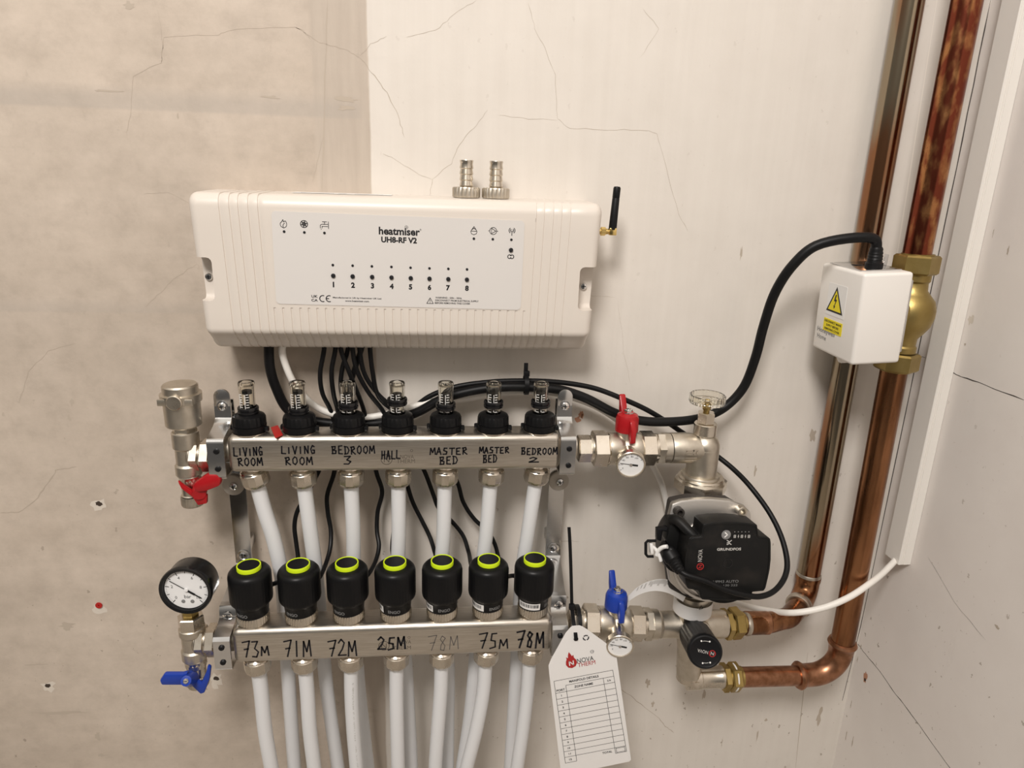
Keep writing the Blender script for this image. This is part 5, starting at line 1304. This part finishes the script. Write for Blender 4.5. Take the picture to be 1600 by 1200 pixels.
# ------------------------------------------------------------------ zone valve with its white actuator
HO, HXa, HYa, HZa, HS = V((457.6480, -112.9596, 185.8569)), V((0.9984, 0.0234, 0.0509)), V((-0.0248, 0.9993, 0.0272)), V((-0.0502, -0.0284, 0.9983)), (53.0688, 75.5395, 93.7788)
zv = thing('zone_valve', (RPX, RPY, 80), 'brass two-port zone valve with white square actuator box on the right riser', 'valve')
k = MB(); zx = RPX + 1
k.lathe((zx + 1, RPY, 96), ZP, [(0, 0), (15.5, 0), (15.5, 6), (14, 8), (14.5, 16), (19, 22), (24, 30), (26.5, 40), (26.5, 48), (24, 57), (19, 63), (15, 68), (14.4, 76), (16, 78), (16, 86), (0, 86)], M['brass_cast'], 44)
k.cyl((zx, RPY, 141), V((-1, -0.25, 0)), 19, 48, M['brass_cast'], 32)
k.build('valve_body', zv)
for z, h_ in ((181, 20), (75, 20)):
    k = MB(); k.hex((zx, RPY, z), ZP, 22.5, h_, M['brass_cast'], ref=(1, -0.6, 0), c=0.1); k.cyl((zx, RPY, z - 1 if z < 100 else z + h_ - 1), ZP, 16, 2.2, M['brass_cast'], 32); k.build('union_nut', zv)
hp_ = lambda x, y, z: HO + HXa * x + HYa * y + HZa * z
k = MB(); w, d, h = HS
k.prism([hp_(0, 0, 0), hp_(w, 0, 0), hp_(w, 0, -h), hp_(0, 0, -h)], HYa * d, M['white_plastic'], 3.4, seg=4)
k.build('actuator_cover', zv)
k = MB(); k.prism([hp_(w - 3, 2, -5), hp_(w + 1.8, 2, -9), hp_(w + 1.8, 2, -h + 12), hp_(w - 3, 2, -h + 8)], HYa * (d - 4), M['zinc'], 0.5)
k.prism([hp_(5, 14, 0.2), hp_(w - 4, 14, 0.2), hp_(w - 4, d - 6, 0.2), hp_(5, d - 6, 0.2)], HZa * 1.0, M['zinc'], 0.3)
k.box(hp_(w * 0.45, 46, 1.3), (14, 6, 0.4), M['ink'])
k.build('base_plate', zv)
k = MB(); k.prism([hp_(w - 12, 38, 0.5), hp_(w - 4, 38, 0.5), hp_(w - 3, 38, 12), hp_(w - 7, 38, 13), hp_(w - 8, 38, 5), hp_(w - 12, 38, 4)], HYa * 2.2, M['zinc'], 0.4); k.build('manual_lever', zv)
k = MB(); c = hp_(17, d * 0.52, -h); k.prism([c - HXa * 8 - HYa * 5, c + HXa * 8 - HYa * 5, c + HXa * 8 + HYa * 5, c - HXa * 8 + HYa * 5], HZa * -9, M['white_plastic'], 1.2, top=0.6); k.build('cable_spout', zv)
# labels on the left face
fy, fz = -HYa, HZa
LC = lambda y, z: hp_(-0.05, y, z)
k = MB()
A = V((458.4, -71.7, 152.4)); 
k.prism([A + fy * x + fz * z for x, z in rrect(33, 34, 0.8)], HXa * -0.3, M['label_white'])
B_ = V((457.7, -70.0, 157.5))
B_ = A + HXa * -0.35 + fz * 0.5 - fy * 1.0
tri = [(-15, -13.5), (15, -13.5), (0, 14.0)]
k.prism([B_ + fy * x + fz * z for x, z in tri], HXa * -0.1, M['ink'])
k.prism([B_ + HXa * -0.12 + fy * x * 0.78 + fz * (z * 0.78 - 1.0) for x, z in tri], HXa * -0.1, M['yellow'])
bolt = [(-0.5, 7), (1.5, 7), (0.25, 2), (2.8, 2), (-0.2, -5.4), (1.2, -5), (-1, -8.4), (-2.2, -4.6), (-1.1, -5.2), (0.5, -.2), (-2.3, -.2)]
k.prism([B_ + HXa * -0.26 + fy * x + fz * (z - 1.2) for x, z in bolt], HXa * -0.1, M['ink'])
k.build('warning_label', zv)
k = MB(); A2 = V((459.8, -70.3, 124.4))
k.prism([A2 + fy * x + fz * z for x, z in rrect(34, 13.5, 0.5)], HXa * -0.4, M['yellow'])
for i, s_ in enumerate(('DISCONNECT MAINS', 'SUPPLY BEFORE', 'REMOVING COVER')): k.text(s_, A2 + HXa * -0.45 + fz * (4.1 - 4.1 * i), fy, fz, M['ink'], h=2.4, bold=0.02, lift=0.1)
k.build('caution_label', zv)
k = MB(); A3 = V((459.9, -59.2, 116.0)); k.text('Honeywell', A3 + HXa * -0.05, fy, fz, M['grey_print'], w=33, h=6.8, bold=0.012, lift=0.1)
A4 = V((460.1, -52.4, 109.5)); k.text('Home', A4 + HXa * -0.1, fy, fz, M['grey_print'], w=17, h=5.0, lift=0.1)
k.build('lettering', zv)

# ------------------------------------------------------------------ trunking
k = MB(); x0, x1, y0, y1 = 601.0, 616.6, -62.0, -36.0
prof_ = [(x0, y1), (x0, y0 + 0.8), (x0 + 0.8, y0), (x0 + 3.0, y0), (x0 + 3.2, y0 + 0.7), (x0 + 3.9, y0 + 0.7), (x0 + 4.1, y0), (x0 + 5.2, y0), (x0 + 5.4, y0 + 0.7), (x0 + 6.0, y0 + 0.7), (x0 + 6.2, y0), (x1, y0), (x1, y1)]
k.prism([(x, y, -172) for x, y in prof_], (0, 0, 1655), M['trunking'])
solo(k, 'cable_trunking', 'long white square plastic cable trunking fixed upright on the right wall', 'trunking', origin=(609, -49, -172))
k = MB(); k.tube([(-112.6, -28.0, 104.2), (-120.5, -30.0, 86.0), (-117.7, -30.0, 67.2), (-108.9, -28.0, 43.3), (-92.3, -26.0, 22.4), (-69.9, -24.0, 10.6), (-38.5, -22.0, 6.8), (-17.4, -22.0, 9.7), (10.7, -22.0, 17.9), (53.1, -20.0, 28.4), (110.3, -18.0, 35.3), (161.1, -18.0, 35.4), (198.3, -18.0, 27.0), (228.9, -18.0, 13.9), (260.9, -18.0, -9.8), (289.3, -16.0, -47.0), (308.6, -14.0, -78.8), (320.5, -12.0, -112.4), (331.4, -12.0, -156.4), (357.0, -14.0, -210.4), (395.6, -20.0, -235.6), (422.1, -38.0, -238.3), (444.3, -60.0, -232.2), (462.9, -84.0, -219.1), (492.6, -92.0, -208.1), (522.2, -92.0, -195.2), (554.2, -82.0, -182.9), (585.1, -64.0, -176.8), (609, -49, -166), (609, -49, -140)], 3.7, M['white_cable'], 14, 7)
solo(k, 'mains_cable', 'white cable running behind the pump and across the copper pipes into the trunking', 'cable')

# ------------------------------------------------------------------ black cables
k = MB(); pth = [(-132.6, -28.0, 106.0), (-134.2, -30.0, 85.9), (-134.3, -30.0, 65.1), (-130.3, -28.0, 43.3), (-119.8, -25.0, 16.9), (-100.7, -22.0, 4.7), (-59.9, -20.0, -2.1), (-17.6, -22.0, 0.7), (17.9, -26.0, 13.3), (46.0, -30.0, 30.2), (73.9, -32.0, 39.7), (108.9, -33.0, 45.2), (144.2, -33.0, 45.2), (176.5, -33.0, 42.3), (205.8, -34.0, 32.9), (239.3, -36.0, 16.2), (269.0, -38.0, 7.6), (302.6, -38.0, 6.0), (340.5, -36.0, 9.8), (366.6, -34.0, 20.6), (385.4, -36.0, 44.2), (392.6, -42.0, 81.8), (393.1, -50.0, 119.7), (396.2, -60.0, 159.6), (406.2, -70.0, 189.1), (423.4, -77.0, 209.0), (437.8, -80.0, 214.7), (450.5, -80.0, 212.4), (456.8, -80.0, 204.2)]
pth[-1] = hp_(27, 27, 19); pth[-2] = hp_(25, 27, 28); pth[-3] = hp_(14, 26, 32)
k.tube(pth, 5.2, M['rubber'], 16, 7)
solo(k, 'power_cable', 'thick black cable arching from the wiring centre over to the white zone valve actuator', 'cable')
k = MB(); g = hp_(27, 27, 0); k.lathe(g, HZa, [(0, 0), (8.5, 0), (8.5, 6), (7.2, 7), (6.8, 9), (7.4, 10), (6.7, 11.5), (7.2, 13), (6.5, 14.5), (7.0, 16), (6.2, 18), (6.4, 20), (5.4, 22), (0, 22)], M['rubber'], 24)
ob = k.build('cable_gland', zv)
leads = [
    ([(-75.3, -32.0, 104.1), (-77.5, -32.0, 84.7), (-82.7, -32.0, 58.8), (-81.4, -30.0, 36.7), (-74.8, -26.0, 17.2), (-72.1, -22.0, -2.9), (-86.2, -20.0, -45.6), (-107.0, -22.0, -87.7), (-117.6, -24.0, -106.6), (-121.0, -26.0, -123.3), (-119.3, -30.0, -144.0), (-117.0, -36.0, -161.2), (-117.7, -44.0, -177.0), (-123.5, -56.0, -173.3)], 0, (20, 12, 36)),
    ([(-63.8, -34.0, 104.6), (-65.2, -34.0, 87.4), (-70.2, -34.0, 62.9), (-69.6, -32.0, 37.4), (-66.7, -26.0, 13.5), (-69.8, -20.0, -22.6), (-74.8, -20.0, -59.8), (-83.6, -22.0, -88.1), (-83.4, -24.0, -107.2), (-79.9, -30.0, -128.5), (-79.7, -40.0, -143.3), (-82.0, -55.0, -153.1)], 1, (18, 12, 42)),
    ([(-60.3, -36.0, 103.7), (-59.1, -36.0, 85.9), (-52.2, -34.0, 63.0), (-46.7, -30.0, 44.0), (-39.3, -24.0, 16.4), (-33.9, -20.0, -22.9), (-27.8, -20.0, -60.4), (-21.7, -22.0, -83.4), (-27.2, -24.0, -108.3), (-27.9, -30.0, -129.7), (-25.1, -40.0, -143.0), (-27.6, -55.0, -153.0)], 2, (18, 12, 42)),
    ([(-50.0, -30.0, 102.5), (-53.3, -30.0, 84.4), (-60.5, -28.0, 61.3), (-62.3, -26.0, 39.1), (-55.6, -22.0, 12.1), (-25.6, -18.0, -23.7), (-6.3, -18.0, -63.1), (-4.7, -20.0, -102.6), (-9.2, -26.0, -132.3), (-10.1, -40.0, -149.2)], 3, (2, 20, 48)),
    ([(-47.6, -38.0, 104.3), (-46.9, -38.0, 86.5), (-43.5, -34.0, 63.0), (-33.2, -30.0, 38.9), (-17.2, -24.0, 12.7), (-2.9, -18.0, -31.6), (5.2, -18.0, -71.2), (13.0, -20.0, -98.8), (24.0, -24.0, -121.6), (33.0, -30.0, -139.4), (38.3, -44.0, -149.8)], 4, (-4, 20, 48)),
    ([(-40.9, -34.0, 103.5), (-40.1, -34.0, 85.5), (-36.1, -30.0, 58.4), (-23.2, -28.0, 36.1), (-6.7, -24.0, 16.4), (13.6, -18.0, -31.8), (27.1, -18.0, -61.9), (35.9, -20.0, -86.9), (43.3, -20.0, -107.5), (59.0, -22.0, -124.2), (71.8, -26.0, -140.8), (77.6, -38.0, -154.3)], 5, (-17, 14, 50)),
    ([(-29.4, -36.0, 104.0), (-29.2, -36.0, 88.2), (-27.6, -32.0, 62.5), (-22.0, -28.0, 32.5), (0.1, -22.0, 8.2), (38.9, -18.0, -32.0), (63.9, -18.0, -73.7), (71.6, -20.0, -99.8), (85.4, -20.0, -122.5), (100.7, -22.0, -136.9), (109.2, -26.0, -151.9), (114.1, -36.0, -167.5), (118.9, -54.0, -176.1)], 6, (-20, 12, 38))]
for pts, i, off in leads:
    o = V((PX_L[i], LY, -197)); k = MB(); k.tube([V(p) for p in pts] + [o + V(off), o + V((off[0] * .8, off[1] * .8, off[2] - 1))], 2.5, M['rubber'], 10, 7)
    solo(k, 'actuator_lead', 'thin black lead from the wiring centre down to the actuator above %s' % act_w[i], 'cable', 'thin black actuator leads')
k = MB(); k.tube([(-26.1, -36.0, 105.4), (-24.6, -36.0, 86.1), (-19.3, -34.0, 63.1), (-11.6, -34.0, 43.1), (1.7, -44.0, 31.9), (11.6, -40.0, 21.8), (25.3, -36.0, 26.3), (53.0, -34.0, 37.4), (87.8, -32.0, 48.5), (137.1, -32.0, 49.3), (172.8, -32.0, 48.7)], 2.6, M['rubber'], 10, 7)
k2 = k
# small cable tie
t = thing('cable_tie', (138.5, -33.0, 45.9), 'small black cable tie bundling the black cables above the upper bar', 'cable tie')
k = MB(); c = V((138.7, -31.0, 47.6)); d_ = V((1, 0, 0.02))
k.lathe(c - d_ * 2.4, d_, [(10.2, 0), (11.4, 0), (11.4, 4.8), (10.2, 4.8), (10.2, 0)], M['black'], 28); k.build('loop', t)
k = MB(); k.box(c + V((0, -1, 13)), (6.5, 5, 6), M['black'], 0.8); k.box(c + V((-1, -1, 20)), (4.5, 1.4, 10), M['black'], 0.4); k.build('head', t)

# ------------------------------------------------------------------ paper tag and its tie
TY = -131.0
tl = [(183.6, -131.0, -194.4), (185.6, -131.0, -192.4), (193.3, -131.0, -191.9), (196.8, -131.0, -193.3), (202.7, -131.0, -197.5), (222.1, -131.0, -213.8), (235.8, -131.0, -225.9), (264.1, -131.0, -369.7), (265.4, -131.0, -376.3), (263.3, -131.0, -378.9), (184.4, -131.0, -393.9), (163.5, -131.0, -251.5), (162.3, -131.0, -241.5), (164.7, -131.0, -233.4), (179.1, -131.0, -200.6)]
tg = thing('paper_tag', (192.5, -131.0, -202.0), 'white card tag with a blank zone table hanging from a long black cable tie', 'tag')
k = MB(); k.prism(tl, (0, 0.5, 0), M['tag_card'])
ta, tb = V((169.3, -131.2, -262.2)), V((234.3, -131.2, -250.7)); tc_, td = V((188.2, -131.2, -375.9)), V((259.0, -131.2, -363.7))
tu = (tb - ta).normalized(); tz = YP.cross(tu) * -1; tz = tz if tz.z > 0 else -tz
def tp(s, q): return (ta.lerp(tb, s)).lerp(tc_.lerp(td, s), q)
def tline(s0, q0, s1, q1, w=0.45, m=M['ink']):
    a, b = tp(s0, q0), tp(s1, q1); d_ = (b - a).normalized(); n_ = d_.cross(YP) * (w / 2); k.add([a - n_, b - n_, b + n_, a + n_], [(0, 1, 2, 3)], m)
NR = 14
qs = [0, 0.072] + [0.072 + 0.928 / 13 * j for j in range(1, 14)]
c1, c2 = 0.185, 0.82
for j, q in enumerate(qs):
    s0 = c1 * 0 if j in (0, 14) else (c1 if j == 1 else 0)
    s1 = c1 if j == 14 else 1
    if j == 1: tline(c1, q, 1, q)
    elif j == 14: tline(0, q, c1, q)
    else: tline(0, q, 1, q)
tline(0, 0, 0, 1); tline(1, 0, 1, qs[14]); tline(c1, qs[1], c1, 1); tline(c2, qs[1], c2, qs[13])
for a in (0, 0.035):
    tline(c2 + a * .6, qs[13] + a * .3, 1 - a * .6, qs[13] + a * .3); tline(c2 + a * .6, qs[14] - a * .3, 1 - a * .6, qs[14] - a * .3); tline(c2 + a * .6, qs[13], c2 + a * .6, qs[14]); tline(1 - a * .6, qs[13], 1 - a * .6, qs[14])
TT = lambda s_, s, q, **kw: k.text(s_, tp(s, q), tu, tz, kw.pop('m', M['ink']), lift=0.1, **kw)
TT('MANIFOLD DETAILS', 0.50, qs[1] * .5, h=3.0, w=33, bold=0.02); TT('ZONE NAME', 0.48, (qs[1] + qs[2]) / 2, h=3.0, w=21, bold=0.02); TT('L/s', 0.91, (qs[1] + qs[2]) / 2, h=2.6, bold=0.02); TT('PORT', 0.09, (qs[1] * .8 + qs[2] * 1.2) / 2, h=2.9, w=9.5, bold=0.02)
for j in range(12): TT(str(j + 1), 0.09, (qs[2 + j] + qs[min(3 + j, 14)]) / 2, h=2.7, bold=0.02)
TT('TOTAL', 0.69, (qs[13] + qs[14]) / 2, h=2.8, w=11.5, bold=0.02)
# flame logo and maker's name
fo = V((187.1, -131.2, -237.5))
fl_ = [(0, -8.5), (-4, -7), (-6.2, -3), (-5.8, 1), (-4.6, 4), (-5, 7), (-3, 5.2), (-2.6, 9), (-1.2, 13), (0.6, 9.5), (1.6, 7), (3.2, 8.4), (3.6, 4.5), (5.6, 1.5), (6.2, -2.5), (4.2, -6.8)]
k.poly([fo + tu * x + tz * z for x, z in fl_], M['red_print'])
k.strokes([[(-2.2, -4.6), (-2.2, 1), (2.2, -4.6), (2.2, 1)]], fo, tu, tz, 1.1, M['label_white'], lift=0.15)
k.text('NOVA', (202.6, -131.2, -235.4), tu, tz, M['ink'], w=18.5, h=6.0, lift=0.1); k.text('THERM', (204.3, -131.2, -240.8), tu, tz, M['red_print'], w=19.5, h=5.2, lift=0.1)
k.strokes([circ(0, 0, 1.9, 14)], (209.4, -131.2, -225.4), tu, tz, 0.35, M['ink'], lift=0.1); k.text('TM', (209.4, -131.2, -225.4), tu, tz, M['ink'], h=1.2, lift=0.1)
for a in (0, 120, 240):
    ra = math.radians(a + 90); k.strokes([[(3 * math.cos(ra - .7), 3 * math.sin(ra - .7)), (3 * math.cos(ra), 3 * math.sin(ra)), (3 * math.cos(ra + .7), 3 * math.sin(ra + .7))]], (201.5, -131.2, -207.4), tu, tz, 1.3, M['ink'], lift=0.1)
k.build('card', tg)
k = MB(); k.cyl(V((190.7, -131.1, -208.7)), YN, 2.6, 0.1, M['hole'], 20); k.build('punched_hole', tg)
t = thing('cable_tie', (185.6, -122.0, -174.5), 'long black cable tie standing up behind the bars and holding the white card tag', 'cable tie')
k = MB(); k.strip(smooth_path([(178.3, -118.0, -81.4), (180.2, -119.0, -100.3), (182.7, -120.0, -130.3), (185.2, -120.0, -161.6), (186.3, -120.0, -175.9)], 5), V((3.4, 0, 0)), 1.3, M['black'])
k.strip(smooth_path([(186.3, -120.0, -175.9), (188.2, -124.0, -190.8), (189.7, -131.0, -201.8), (190.5, -132.5, -208.8)], 5), V((4.0, 0, 0)), 1.4, M['black']); k.build('strap', t)
k = MB(); k.lathe((197, -95, -213.5), XP, [(18, 0), (19.2, 0), (19.2, 4.4), (18, 4.4), (18, 0)], M['black'], 36); k.build('loop', t)
k = MB(); k.box(V((186.1, -121.0, -175.2)), (6.4, 5, 6.2), M['black'], 1.0); k.build('head', t)
